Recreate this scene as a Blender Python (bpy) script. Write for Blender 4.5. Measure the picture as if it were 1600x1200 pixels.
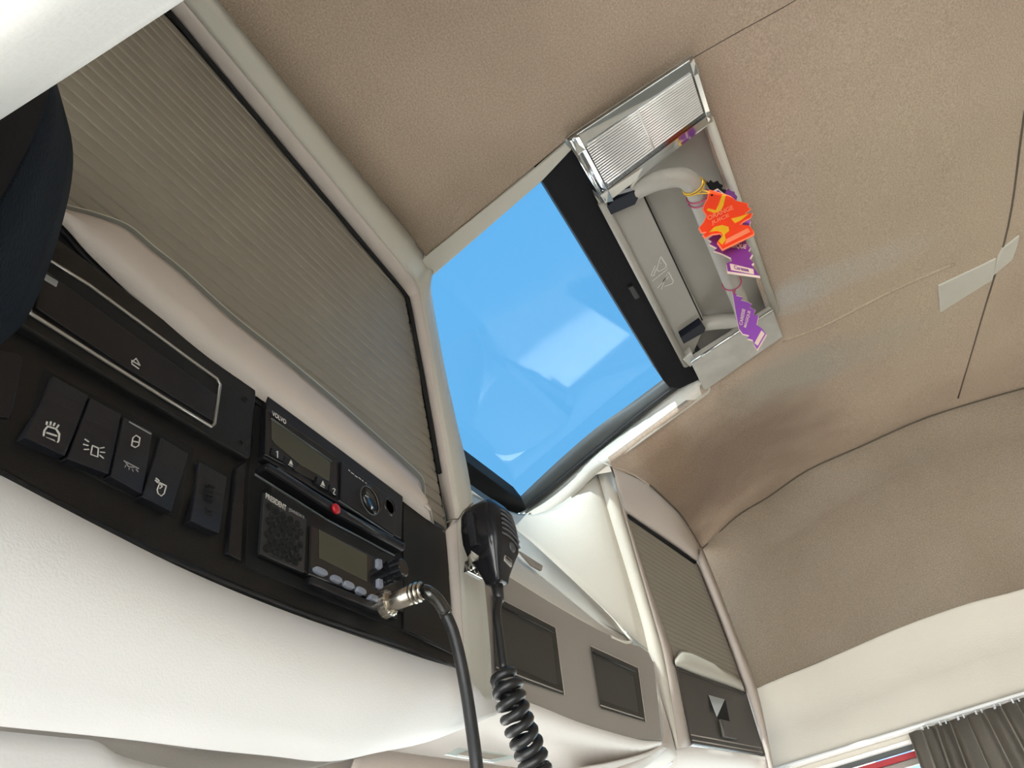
import bpy, bmesh, math, random
import numpy as np
from mathutils import Vector, Matrix
random.seed(7)
SC = bpy.context.scene
COL = SC.collection
for o in list(bpy.data.objects): bpy.data.objects.remove(o)

# ------------------------------------------------------------------ camera, sky, sun, exposure
# The cab frame: x to the passenger side, y forward, z up; the camera is held at 1.35 m over the cab floor.
EYE = 1.35
R = np.array([[0.44895788, -0.87851896, -0.16322149],
              [0.50446629,  0.39997072, -0.76520402],
              [0.73753006,  0.26120463,  0.6227532]])
F = 1153.0
cam_d = bpy.data.cameras.new('camera'); cam = bpy.data.objects.new('camera', cam_d); COL.objects.link(cam)
cam_d.sensor_width = 36; cam_d.lens = 36 * F / 1600; cam_d.clip_start = .02; cam_d.clip_end = 200
cam.matrix_world = Matrix(((R[0][0], -R[1][0], -R[2][0], 0), (R[0][1], -R[1][1], -R[2][1], 0),
                           (R[0][2], -R[1][2], -R[2][2], EYE), (0, 0, 0, 1)))
SC.camera = cam
SC.view_settings.view_transform = 'Standard'; SC.view_settings.look = 'None'
SC.view_settings.gamma = 1; SC.view_settings.use_curve_mapping = False
SC.view_settings.exposure = 0.62

w = bpy.data.worlds.new('sky'); SC.world = w; w.use_nodes = True
nt = w.node_tree; nt.nodes.clear()
tc = nt.nodes.new('ShaderNodeTexCoord'); sx = nt.nodes.new('ShaderNodeSeparateXYZ')
mr = nt.nodes.new('ShaderNodeMapRange'); mr.inputs[1].default_value = -1; mr.inputs[2].default_value = 1
rp = nt.nodes.new('ShaderNodeValToRGB'); bg = nt.nodes.new('ShaderNodeBackground'); wo = nt.nodes.new('ShaderNodeOutputWorld')
nt.links.new(tc.outputs['Generated'], sx.inputs[0]); nt.links.new(sx.outputs[2], mr.inputs[0])
nt.links.new(mr.outputs[0], rp.inputs[0]); nt.links.new(rp.outputs[0], bg.inputs[0]); nt.links.new(bg.outputs[0], wo.inputs[0])
cr = rp.color_ramp
cr.elements[0].position = 0.0; cr.elements[0].color = (1.12, 1.07, 1.02, 1)      # sunlit yard
cr.elements[1].position = 1.0; cr.elements[1].color = (.021, .068, .122, 1)
for p_, c_ in ((.495, (1.12, 1.08, 1.04, 1)), (.505, (.95, .98, .98, 1)), (.56, (.40, .50, .56, 1)), (.66, (.027, .079, .134, 1))):
    e = cr.elements.new(p_); e.color = c_
bg.inputs[1].default_value = 4.6

sun_d = bpy.data.lights.new('sun', 'SUN'); sun = bpy.data.objects.new('sun', sun_d); COL.objects.link(sun)
sun_d.energy = 3.3; sun_d.angle = math.radians(.6); sun_d.color = (1, .96, .86)
sun.rotation_euler = Vector((.40, -.04, -.36)).to_track_quat('-Z', 'Y').to_euler()
sun.location = (-3, 0, 6)

# ------------------------------------------------------------------ measuring helpers
def V(*a): return np.array(a, float)
def ray(px, py): return R.T @ V(px - 800, py - 600, F)
def on(px, py, p, n):
    d = ray(px, py); n = V(*n); return d * (n.dot(V(*p)) / n.dot(d))
def atY(px, py, y): d = ray(px, py); return d * (y / d[1])
def atX(px, py, x): d = ray(px, py); return d * (x / d[0])
def atZ(px, py, z): d = ray(px, py); return d * (z / d[2])
def Ys(pts, y): return [atY(a, b, y) for a, b in pts]
def Zs(pts, z): return [atZ(a, b, z) for a, b in pts]

# ------------------------------------------------------------------ materials
MATS = {}
def mat(name, col, rough=.6, metal=0, bump=0, bscale=300, var=0, vscale=6, col2=None, spec=.5, emit=None, coat=0, stain_shade=None):
    m = bpy.data.materials.new(name); m.use_nodes = True; n = m.node_tree.nodes; l = m.node_tree.links
    b = n['Principled BSDF']
    b.inputs['Base Color'].default_value = (*col, 1); b.inputs['Roughness'].default_value = rough
    b.inputs['Metallic'].default_value = metal; b.inputs['Specular IOR Level'].default_value = spec
    if coat: b.inputs['Coat Weight'].default_value = coat
    t = n.new('ShaderNodeTexCoord')
    out = None
    if var or col2:
        nz = n.new('ShaderNodeTexNoise'); nz.inputs['Scale'].default_value = vscale; nz.inputs['Detail'].default_value = 5
        l.new(t.outputs['Object'], nz.inputs['Vector'])
        r = n.new('ShaderNodeValToRGB'); c2 = col2 or tuple(c * (1 - var) for c in col)
        r.color_ramp.elements[0].position = .35; r.color_ramp.elements[0].color = (*c2, 1)
        r.color_ramp.elements[1].position = .65; r.color_ramp.elements[1].color = (*col, 1)
        l.new(nz.outputs[0], r.inputs[0]); out = r.outputs[0]
    if stain_shade:      # list of (x, y, radius_x, radius_y, colour, strength) worn or dusty patches and painted shade on the cloth, in object space
        for (sx_, sy_, rx, ry, sc, st) in stain_shade:
            mp = n.new('ShaderNodeMapping'); mp.inputs['Location'].default_value = (-sx_ / rx, -sy_ / ry, 0)
            mp.inputs['Scale'].default_value = (1 / rx, 1 / ry, 0)
            l.new(t.outputs['Object'], mp.inputs[0])
            nw = n.new('ShaderNodeTexNoise'); nw.inputs['Scale'].default_value = 1.8; nw.inputs['Detail'].default_value = 4
            l.new(mp.outputs[0], nw.inputs['Vector'])
            av = n.new('ShaderNodeVectorMath'); av.operation = 'MULTIPLY_ADD'
            av.inputs[1].default_value = (1.3, 1.3, 0); l.new(nw.outputs['Color'], av.inputs[0])
            sb = n.new('ShaderNodeVectorMath'); sb.operation = 'SUBTRACT'; sb.inputs[1].default_value = (.65, .65, 0)
            l.new(mp.outputs[0], sb.inputs[0]); l.new(sb.outputs[0], av.inputs[2])
            ln = n.new('ShaderNodeVectorMath'); ln.operation = 'LENGTH'; l.new(av.outputs[0], ln.inputs[0])
            r2 = n.new('ShaderNodeMapRange'); r2.inputs[1].default_value = 1.15; r2.inputs[2].default_value = .45
            r2.inputs[3].default_value = 0; r2.inputs[4].default_value = st; l.new(ln.outputs['Value'], r2.inputs[0])
            mx = n.new('ShaderNodeMix'); mx.data_type = 'RGBA'; l.new(r2.outputs[0], mx.inputs[0])
            l.new(out, mx.inputs[6]); mx.inputs[7].default_value = (*sc, 1); out = mx.outputs[2]
    if out: l.new(out, b.inputs['Base Color'])
    if bump:
        nb = n.new('ShaderNodeTexNoise'); nb.inputs['Scale'].default_value = bscale; nb.inputs['Detail'].default_value = 3
        l.new(t.outputs['Object'], nb.inputs['Vector'])
        bp = n.new('ShaderNodeBump'); bp.inputs['Strength'].default_value = bump; bp.inputs['Distance'].default_value = .001
        l.new(nb.outputs[0], bp.inputs['Height']); l.new(bp.outputs[0], b.inputs['Normal'])
    if emit:
        b.inputs['Emission Color'].default_value = (*emit[0], 1); b.inputs['Emission Strength'].default_value = emit[1]
    MATS[name] = m; return m
def fabric_mat(name, col, col2, stain_shade=None):
    m = mat(name, col, .95, 0, .9, 420, col2=col2, vscale=5, spec=.15, stain_shade=stain_shade)
    n = m.node_tree.nodes; l = m.node_tree.links; b = n['Principled BSDF']
    src = b.inputs['Base Color'].links[0].from_socket          # fleck of the felt
    t = n.new('ShaderNodeTexCoord'); nz = n.new('ShaderNodeTexNoise'); nz.inputs['Scale'].default_value = 520
    nz.inputs['Detail'].default_value = 2; l.new(t.outputs['Object'], nz.inputs['Vector'])
    r = n.new('ShaderNodeMapRange'); r.inputs[1].default_value = .3; r.inputs[2].default_value = .7
    r.inputs[3].default_value = .80; r.inputs[4].default_value = 1.16; l.new(nz.outputs[0], r.inputs[0])
    mu = n.new('ShaderNodeVectorMath'); mu.operation = 'MULTIPLY'; l.new(src, mu.inputs[0]); l.new(r.outputs[0], mu.inputs[1])
    l.new(mu.outputs[0], b.inputs['Base Color'])
    return m
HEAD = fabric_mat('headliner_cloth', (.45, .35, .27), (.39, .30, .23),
    stain_shade=[(.975, -.20, .045, .15, (.44, .415, .38), .85), (1.19, -.16, .08, .22, (.36, .33, .285), .75), (1.38, .08, .20, .24, (.23, .165, .125), .8),  # the large dark patch also paints shade falloff at the front right
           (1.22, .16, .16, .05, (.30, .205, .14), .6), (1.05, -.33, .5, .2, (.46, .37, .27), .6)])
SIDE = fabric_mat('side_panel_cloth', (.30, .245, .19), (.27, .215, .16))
CREAM = mat('cream_moulding', (.62, .575, .50), .55, bump=.35, bscale=500, var=.04)
PINK = mat('beige_trim', (.54, .47, .42), .5, bump=.25, bscale=600, var=.05)
LIGHT = mat('pale_trim', (.50, .475, .41), .5, bump=.25, bscale=600, var=.04)
LEATHER = mat('grained_vinyl', (.84, .815, .80), .6, bump=.22, bscale=850, var=.02)
GREYP = mat('taupe_plastic', (.30, .265, .235), .5, bump=.25, bscale=700, var=.04)
SLAT = mat('shutter_plastic', (.255, .225, .18), .55, var=.06, vscale=12)
STRIP = mat('grey_grip_strip', (.14, .14, .125), .4)
WHITE = mat('white_trim', (.84, .80, .77), .5, bump=.2, bscale=400)
BLACK = mat('black_plastic', (.0085, .0085, .0085), .42, bump=.25, bscale=900, spec=.28)
BLACK2 = mat('satin_black_plastic', (.010, .010, .012), .34, bump=.15, bscale=900, spec=.3)
GLOSS = mat('glossy_black_plastic', (.010, .010, .012), .16, var=.2)
BTN = mat('switch_plastic', (.013, .0135, .017), .38, bump=.15, bscale=900, spec=.35)
DEEP = mat('recess_black', (.004, .004, .004), .9)
NAVY = mat('navy_padding', (.0035, .007, .0125), .8, bump=.8, bscale=420, spec=.15)
SILVER = mat('satin_silver', (.42, .40, .37), .35, .8)
CHROME = mat('chrome', (.75, .78, .80), .10, 1)
NICKEL = mat('nickel', (.62, .57, .50), .25, 1, bump=.2, bscale=900)
INK = mat('white_print', (.62, .60, .56), .6)
INKDIM = mat('grey_print', (.30, .30, .30), .6)
LCD = mat('unlit_display', (.055, .055, .038), .22, var=.1)
GREYBTN = mat('grey_key', (.24, .26, .32), .28)
EDGEM = mat('edge_highlight', (.055, .062, .062), .3)  # lighter tone that paints highlights on the slots and the lip
GRILLE = mat('grille_plastic', (.020, .020, .022), .4)
RED = mat('red_seal', (.42, .008, .015), .4)
RUBBER = mat('black_rubber', (.014, .014, .015), .4, bump=.1)
SEAL = mat('dark_grey_seal', (.06, .065, .065), .5, bump=.3, bscale=300)
TRAYM = mat('dark_tray_plastic', (.026, .024, .021), .45, bump=.2)
DRAWM = mat('dark_taupe_plastic', (.050, .043, .038), .45, bump=.2)
CURT = mat('curtain_cloth', (.165, .145, .12), .9, bump=.9, bscale=600, var=.15)
ORANGE = mat('orange_print', (.95, .05, .005), .5)
ORANGE2 = mat('salmon_print', (1.0, .25, .12), .5)
YELLOW = mat('yellow_print', (.85, .45, .01), .5)
PURPLE = mat('purple_print', (.20, .035, .26), .5)
VIOLET = mat('violet_print', (.27, .07, .42), .5)
CARDW = mat('card_edge', (.75, .58, .50), .6)
STRY = mat('yellow_elastic', (.70, .42, .03), .6)
STRP = mat('pink_elastic', (.45, .06, .15), .6)
FLOORFAB = mat('bounce_floor', (.38, .33, .28), .9, bump=.5)  # unseen floor, colour lightened to bounce more light into the cab

def glass_mat(name, tint, refl, rough=.02):
    m = bpy.data.materials.new(name); m.use_nodes = True; n = m.node_tree.nodes; l = m.node_tree.links; n.clear()
    o = n.new('ShaderNodeOutputMaterial'); mx = n.new('ShaderNodeMixShader'); tr = n.new('ShaderNodeBsdfTransparent')
    g = n.new('ShaderNodeBsdfGlossy'); tr.inputs[0].default_value = (*tint, 1); g.inputs['Roughness'].default_value = rough
    fr = n.new('ShaderNodeFresnel'); fr.inputs[0].default_value = 1.45
    mu = n.new('ShaderNodeMath'); mu.operation = 'MULTIPLY'; mu.inputs[1].default_value = refl
    l.new(fr.outputs[0], mu.inputs[0]); l.new(mu.outputs[0], mx.inputs[0])
    l.new(tr.outputs[0], mx.inputs[1]); l.new(g.outputs[0], mx.inputs[2]); l.new(mx.outputs[0], o.inputs[0])
    return m
GLASS = glass_mat('window_glass', (.95, .97, .97), .9)
HGLASS = glass_mat('hatch_glass', (.90, .96, 1.0), .05, .04)
LENS = glass_mat('lamp_lens', (.80, .80, .80), 2.0, .12)
CLEAR = glass_mat('clear_sleeve', (.72, .72, .66), 2.2, .1)

# ------------------------------------------------------------------ object helpers
ORG = {}
def link(name, me, m, parent=None, smooth=False, bevel=0, origin=None, seg=2, kind=None):
    o = bpy.data.objects.new(name, me); COL.objects.link(o)
    if m and not me.materials: me.materials.append(m)
    if parent is not None:
        o.parent = parent; base = ORG[parent.name]
        off = base; ORG[o.name] = base
    else:
        off = V(*origin) if origin is not None else V(0, 0, 0); o.location = off; ORG[o.name] = off
    for v in me.vertices: v.co = Vector((v.co[0] - off[0], v.co[1] - off[1], v.co[2] - off[2]))
    if smooth:
        for p in me.polygons: p.use_smooth = True
    if bevel:
        b = o.modifiers.new('bevel', 'BEVEL'); b.width = bevel; b.segments = seg; b.limit_method = 'ANGLE'; b.angle_limit = .6
    if kind: o['kind'] = kind
    return o
def tag(o, label=None, cat=None, group=None, kind=None):
    if label: o['label'] = label
    if cat: o['category'] = cat
    if group: o['group'] = group
    if kind: o['kind'] = kind
    return o
def thing(name, loc, label, cat, group=None):
    o = bpy.data.objects.new(name, None); COL.objects.link(o); o.location = loc; o.empty_display_size = .02
    ORG[o.name] = V(*loc); return tag(o, label, cat, group)
def mesh_from(verts, faces):
    me = bpy.data.meshes.new('m'); me.from_pydata([tuple(v) for v in verts], [], faces); me.update()
    bm = bmesh.new(); bm.from_mesh(me); bmesh.ops.recalc_face_normals(bm, faces=bm.faces); bm.to_mesh(me); bm.free()
    return me
def prism_data(pts, n, a, b):
    n = V(*n); n = n / np.linalg.norm(n); k = len(pts)
    vs = [p + n * a for p in pts] + [p + n * b for p in pts]
    fs = [list(range(k))[::-1], list(range(k, 2 * k))] + [[i, (i + 1) % k, k + (i + 1) % k, k + i] for i in range(k)]
    return vs, fs
def plate(name, pts, n, a, b, m, parent=None, bevel=0, **kw):
    vs, fs = prism_data(pts, n, a, b); return link(name, mesh_from(vs, fs), m, parent, bevel=bevel, **kw)
NY = (0, -1, 0)
def face(name, px, y, t, m, parent, bevel=.0006, **kw):      # a moulding that stands t proud of the plane y
    return plate(name, Ys(px, y), NY, -.002, t, m, parent, bevel, **kw)
def loft(name, rows, m, parent=None, thick=0, smooth=True, sub=0, closed=False, **kw):
    nr, nc = len(rows), len(rows[0]); vs = [p for r in rows for p in r]; fs = []
    for i in range(nr - 1):
        for j in range(nc - (0 if closed else 1)):
            j2 = (j + 1) % nc; fs.append([i * nc + j, i * nc + j2, (i + 1) * nc + j2, (i + 1) * nc + j])
    o = link(name, mesh_from(vs, fs), m, parent, smooth=smooth, **kw)
    if sub:
        s = o.modifiers.new('sub', 'SUBSURF'); s.levels = s.render_levels = sub; s.boundary_smooth = 'PRESERVE_CORNERS'
    if thick:
        s = o.modifiers.new('solid', 'SOLIDIFY'); s.thickness = thick; s.offset = 0
    return o
def lerp2(p, q, t): return (p[0] + (q[0] - p[0]) * t, p[1] + (q[1] - p[1]) * t)
def crspline(pts, n=8):
    pts = [V(*p) for p in pts]; P = [2 * pts[0] - pts[1]] + pts + [2 * pts[-1] - pts[-2]]; out = []
    for i in range(1, len(P) - 2):
        for k in range(n):
            t = k / n; a, b, c, d = P[i - 1:i + 3]
            out.append(.5 * ((2 * b) + (c - a) * t + (2 * a - 5 * b + 4 * c - d) * t * t + (-a + 3 * b - 3 * c + d) * t ** 3))
    out.append(pts[-1]); return out
def tube_data(pts, r, seg=10, base=0):
    pts = [V(*p) for p in pts]; vs = []; fs = []; n = len(pts); up = None
    rr = r if isinstance(r, (list, tuple)) else [r] * n
    for i, p in enumerate(pts):
        t = pts[min(i + 1, n - 1)] - pts[max(i - 1, 0)]; t = t / (np.linalg.norm(t) + 1e-12)
        if up is None:
            up = V(0, 0, 1) if abs(t[2]) < .9 else V(0, 1, 0)
        u = up - t * up.dot(t); u /= np.linalg.norm(u); w_ = np.cross(t, u); up = u
        for k in range(seg):
            a = 2 * math.pi * k / seg; vs.append(p + rr[i] * (math.cos(a) * u + math.sin(a) * w_))
    for i in range(n - 1):
        for k in range(seg):
            k2 = (k + 1) % seg; fs.append([base + i * seg + k, base + i * seg + k2, base + (i + 1) * seg + k2, base + (i + 1) * seg + k])
    fs.append([base + k for k in range(seg)]); fs.append([base + (n - 1) * seg + k for k in range(seg)][::-1])
    return vs, fs
def tube(name, pts, r, m, parent=None, seg=10, **kw):
    vs, fs = tube_data(pts, r, seg); return link(name, mesh_from(vs, fs), m, parent, smooth=True, **kw)
def multi(name, parts, m, parent, smooth=False, **kw):       # parts: list of (verts, faces) joined into one mesh
    vs = []; fs = []
    for v, f in parts:
        b = len(vs); vs += list(v); fs += [[b + i for i in q] for q in f]
    return link(name, mesh_from(vs, fs), m, parent, smooth=smooth, **kw)
def lathe(name, p, axis, prof, m, parent, seg=24, smooth=True, knurl=0, **kw):
    axis = V(*axis); axis = axis / np.linalg.norm(axis); u = np.cross(axis, V(0, 0, 1) if abs(axis[2]) < .9 else V(1, 0, 0)); u /= np.linalg.norm(u)
    w_ = np.cross(axis, u); rows = []
    for (h, r) in prof:
        rows.append([p + axis * h + (r * (1 + (knurl if k % 2 else 0))) * (math.cos(2 * math.pi * k / seg) * u + math.sin(2 * math.pi * k / seg) * w_) for k in range(seg)])
    vs = [q for r in rows for q in r]; fs = []
    for i in range(len(rows) - 1):
        for k in range(seg):
            k2 = (k + 1) % seg; fs.append([i * seg + k, i * seg + k2, (i + 1) * seg + k2, (i + 1) * seg + k])
    fs.append(list(range(seg))); fs.append([(len(rows) - 1) * seg + k for k in range(seg)][::-1])
    return link(name, mesh_from(vs, fs), m, parent, smooth=smooth, **kw)
def text(name, s, p0, p1, h, up, m, parent, depth=.0002, lift=.0006, narm=None):   # p0 start of the baseline, p1 its end
    cu = bpy.data.curves.new('t', 'FONT'); cu.body = s; cu.size = 1; cu.extrude = 0; cu.offset = .022
    to = bpy.data.objects.new('t', cu); COL.objects.link(to); dg = bpy.context.evaluated_depsgraph_get()
    me = bpy.data.meshes.new_from_object(to.evaluated_get(dg)); bpy.data.objects.remove(to)
    if not me.vertices: return None
    xs = [v.co.x for v in me.vertices]; ys = [v.co.y for v in me.vertices]
    x0, x1, y0, y1 = min(xs), max(xs), min(ys), max(ys)
    u = V(*p1) - V(*p0); up = V(*up); nn = np.cross(u, up); nn /= np.linalg.norm(nn)
    for v in me.vertices:
        q = V(*p0) + u * ((v.co.x - x0) / (x1 - x0)) + up * h * ((v.co.y - y0) / (y1 - y0)) + nn * lift
        v.co = Vector(q)
    me.materials.clear()
    return link(name, me, m, parent)
def stroke(name, polys, y, m, parent, wpx=1.0, lift=.0008):   # printed line symbol on the plane y, from pixel polylines
    parts = []
    for pl in polys:
        for a, b in zip(pl[:-1], pl[1:]):
            A = atY(*a, y - lift); B = atY(*b, y - lift); d = B - A; L = np.linalg.norm(d)
            if L < 1e-7: continue
            d = d / L; q = np.cross(d, V(0, 1, 0)); q = q / np.linalg.norm(q) * wpx * .00024
            A = A - d * .0001; B = B + d * .0001
            parts.append(prism_data([A - q, B - q, B + q, A + q], NY, -.0004, .0001))
    return multi(name, parts, m, parent)

# ================================================================== THE SETTING
def sm(t): t = min(max(t, 0), 1); return t * t * (3 - 2 * t)
def zc(x, y): return .75 - .08 * sm((x - .93) / .17) * sm((y - .0) / .27) + .012 * math.sin((y + .1) * 5) * sm((-y - .1) / .3)
def onC(px, py):
    z = .75
    for _ in range(8):
        p = atZ(px, py, z); z = zc(p[0], p[1])
    return atZ(px, py, z)
def hl(y): return .522 + .25 * max(0, y - .05)
EDGE = [onC(*p) for p in [(1105, 613), (1062, 644), (1020, 674), (985, 700), (955, 722), (934, 738), (900, 765)]]
def hr(y): return 1.072 if y < .03 else float(np.interp(y, [p[1] for p in EDGE], [p[0] for p in EDGE]))
FR = [onC(934, 738)] + crspline([onC(*p) for p in [(953, 728), (985, 738), (1016, 758), (1045, 785), (1068, 810), (1097, 858)]], 4)   # front edge over the corner cabinet
FX = [-1.0, FR[0][0] - .002] + [p[0] for p in FR] + [2.1]; FY = [.6, .6] + [p[1] + .003 for p in FR] + [FR[-1][1]]
ysn = [-1.5, -1.2, -1.0, -.8, -.65, -.5, -.4, -.3, -.25, -.2, -.15, -.096, -.03, .02, .055, .12, .18, .24, .285, .34, .40, .5]
vs = []; fs = []
cols = []
for y in ysn:
    L, Rr = hl(y), hr(y)
    xs_ = [-.25 + (L + .25) * k / 8 for k in range(9)] + [L + (Rr - L) * k / 4 for k in range(1, 4)] + [Rr + (2.0 - Rr) * k / 12 for k in range(13)]
    cols.append(len(xs_))
    for j, x in enumerate(xs_):
        yy = min(y, float(np.interp(x, FX, FY))) if j >= 12 else y
        vs.append(V(x, yy, zc(x, yy)))
nc = cols[0]
for i in range(len(ysn) - 1):
    for j in range(nc - 1):
        ymid = (ysn[i] + ysn[i + 1]) / 2
        if 8 <= j < 12 and -.096 < ymid: continue
        if j < 8 and ymid > .285: continue
        fs.append([i * nc + j, i * nc + j + 1, (i + 1) * nc + j + 1, (i + 1) * nc + j])
me = mesh_from(vs, fs)
bm_ = bmesh.new(); bm_.from_mesh(me); bmesh.ops.remove_doubles(bm_, verts=bm_.verts, dist=1e-5); bmesh.ops.dissolve_degenerate(bm_, edges=bm_.edges, dist=1e-5); bm_.to_mesh(me); bm_.free()
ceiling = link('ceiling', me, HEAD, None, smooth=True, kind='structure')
s_ = ceiling.modifiers.new('solid', 'SOLIDIFY'); s_.thickness = .012; s_.offset = -1
for p in me.polygons:
    if p.normal.z > 0: p.flip()
me.update()

def seam(px, r=.0011, m=None, parent=ceiling, name='seam', dz=0):
    pts = crspline([onC(*p) - V(0, 0, dz) for p in px], 6)
    return tube(name, pts, r, m or SEAMM, parent, 6)
SEAMM = mat('seam_shadow_gap', (.10, .08, .06), .95)
seam([(1625, 60), (1600, 180), (1575, 354), (1533, 500), (1497, 622)], .0014)
seam([(1080, 92), (1150, 52), (1240, 2), (1300, -40)], .0006)
RIDGE = fabric_mat('headliner_welt', (.42, .33, .25), (.38, .30, .22))
seam([(1222, 534), (1290, 508), (1400, 452), (1492, 412)], .0035, RIDGE, name='welt', dz=-.0015)
# padded strap on the headliner
for pts in ([(1465, 445), (1556, 402), (1550, 436), (1535, 445), (1468, 487)], [(1564, 388), (1592, 366), (1589, 382), (1581, 404), (1549, 431), (1558, 400)]):
    plate('trim_patch', [onC(*p) for p in pts], (0, 0, -1), -.001, .003, LIGHT, ceiling, .0015)

# right wall: cloth panel, moulded strip below it, door window and curtain
topc = [(1060, 900), (1097, 858), (1150, 808), (1200, 777), (1262, 735), (1342, 699), (1450, 652), (1600, 607), (1760, 570)]
foldc = [(1085, 955), (1118, 916), (1165, 873), (1215, 836), (1290, 785), (1370, 742), (1470, 700), (1610, 665), (1760, 635)]
fold2 = [(1095, 980), (1125, 940), (1175, 896), (1225, 856), (1300, 800), (1390, 748), (1480, 712), (1615, 685), (1765, 655)]
midc = [(1130, 1030), (1150, 1000), (1195, 960), (1245, 925), (1320, 880), (1400, 835), (1490, 800), (1600, 770), (1750, 730)]
botc = [(1160, 1090), (1186, 1075), (1225, 1058), (1275, 1038), (1330, 1014), (1410, 980), (1512, 944), (1600, 921), (1750, 872)]
ztop = [.69, .70, .715, .73, .742, .75, .75, .75, .75]
top3 = [onC(*p) for p in topc]
bot3 = [atX(*p, 1.665) for p in botc]
def blend(px, t, push=0):
    out = []
    for i, p in enumerate(px):
        d = ray(*p); x = top3[i][0] * (1 - t) + 1.665 * t + push; out.append(d * (x / d[0]))
    return out
foldm = [lerp2(p, q, .5) for p, q in zip(foldc, fold2)]
rows = [[p + V(.004, 0, .025) for p in top3], top3, blend(foldc, .28, -.001), blend(foldm, .33, .010), blend(fold2, .38, -.001), blend(midc, .72), bot3]
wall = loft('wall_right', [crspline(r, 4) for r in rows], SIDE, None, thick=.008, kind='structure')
tube('panel_seam', crspline([p * .996 for p in top3[1:]], 5), .0015, SEAMM, wall, 6)
# continue the wall towards the rear, outside the frame
loft('wall_panel', [[rows[0][-1], rows[0][-1] + V(.05, -.9, .02)], [bot3[-1], bot3[-1] + V(0, -.8, .02)]], SIDE, wall)
low = [(1190, 1215), (1215, 1204), (1250, 1192), (1300, 1176), (1350, 1160), (1420, 1138), (1520, 1108), (1600, 1085), (1750, 1040)]
lmid = [(1180, 1165), (1203, 1150), (1240, 1135), (1290, 1120), (1345, 1098), (1420, 1070), (1515, 1035), (1600, 1010), (1750, 962)]
low3 = [atX(*p, 1.655) for p in low]; lm3 = [atX(*p, 1.695) for p in lmid]
trim = loft('strip_moulding', [crspline([p + V(-.004, 0, 0) for p in bot3], 4), crspline([p + V(-.001, 0, -.004) for p in bot3], 4), crspline(lm3, 4), crspline(low3, 4)], CREAM, wall, thick=.004)
loft('moulding_extension', [[bot3[-1], bot3[-1] + V(0, -.8, .02)], [lm3[-1], lm3[-1] + V(0, -.8, 0)], [low3[-1], low3[-1] + V(0, -.8, 0)]], CREAM, wall)
tube('panel_gap', crspline([p + V(-.003, 0, .001) for p in bot3], 5), .0013, SEAMM, wall, 6)
# window reveal: ledges, dark channel, red and grey door frame bars (all run along the door top)
LW = low3[-2] - low3[2]
def bar(name, dz, x, h, m, parent, y0=.30, y1=-1.2, t=.012):
    z0 = low3[4][2] + dz
    sl = LW[2] / LW[1]
    pts = [V(x, y0, z0 + (y0 - low3[4][1]) * sl), V(x, y1, z0 + (y1 - low3[4][1]) * sl)]
    vs_, fs_ = prism_data([pts[0], pts[1], pts[1] - V(0, 0, h), pts[0] - V(0, 0, h)], (1, 0, 0), 0, t)
    return link(name, mesh_from(vs_, fs_), m, parent, bevel=.001)
bar('window_ledge', .001, 1.652, .007, WHITE, wall, t=.04)
bar('window_channel', -.006, 1.668, .010, CREAM, wall, t=.03)
bar('lower_ledge', -.015, 1.664, .006, WHITE, wall, t=.03)
bar('seal', -.020, 1.684, .009, SEAL, wall)
tag(bar('door_frame', -.030, 1.70, .010, RED, None, t=.02), 'red painted top rail of the passenger door frame above its glass', 'door frame')
bar('inner_frame', -.041, 1.705, .010, GREYP, wall, t=.02)
wz = low3[4][2]
def quadbox(name, x0, x1, y0, y1, z0, z1, m, parent=None, bevel=0, **kw):
    pts = [V(x0, y0, z0), V(x1, y0, z0), V(x1, y1, z0), V(x0, y1, z0)]
    return plate(name, pts, (0, 0, 1), 0, z1 - z0, m, parent, bevel, **kw)
win1 = quadbox('window_1', 1.712, 1.716, -.85, .95, -.70, wz - .045, GLASS, None, kind='structure')
quadbox('lower_panel', 1.70, 1.74, -1.5, .95, -EYE, -.70, CREAM, wall)
quadbox('rear_pillar', 1.70, 1.74, -1.5, -.85, -.70, wz + .1, CREAM, wall)
# left wall beside the driver, with its window; rear wall; floor; windscreen surround
wl = quadbox('wall_left', -.30, -.26, -1.5, .95, -EYE, -.75, CREAM, None, kind='structure')
quadbox('upper_panel', -.30, -.26, -1.5, .95, .40, .76, CREAM, wl)
quadbox('rear_pillar', -.30, -.26, -1.5, -.75, -.75, .40, CREAM, wl)
quadbox('window_2', -.285, -.280, -.75, .95, -.75, .40, GLASS, None, kind='structure')
quadbox('wall_rear', -.30, 1.74, -1.54, -1.5, -EYE, .78, CREAM, None, kind='structure')
quadbox('floor', -.30, 1.74, -1.5, .95, -EYE - .03, -EYE, FLOORFAB, None, kind='structure')
wf = quadbox('wall_front', -.30, 1.74, .90, .95, -EYE, -.85, GREYP, None, kind='structure')
quadbox('upper_bulkhead', -.30, 1.74, .60, .64, .08, .52, CREAM, wf)
quadbox('roof_front', -.30, .56, .30, .64, .765, .78, WHITE, wf)
quadbox('window_3', -.25, 1.69, .90, .905, -.85, .10, GLASS, None, kind='structure')
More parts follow.
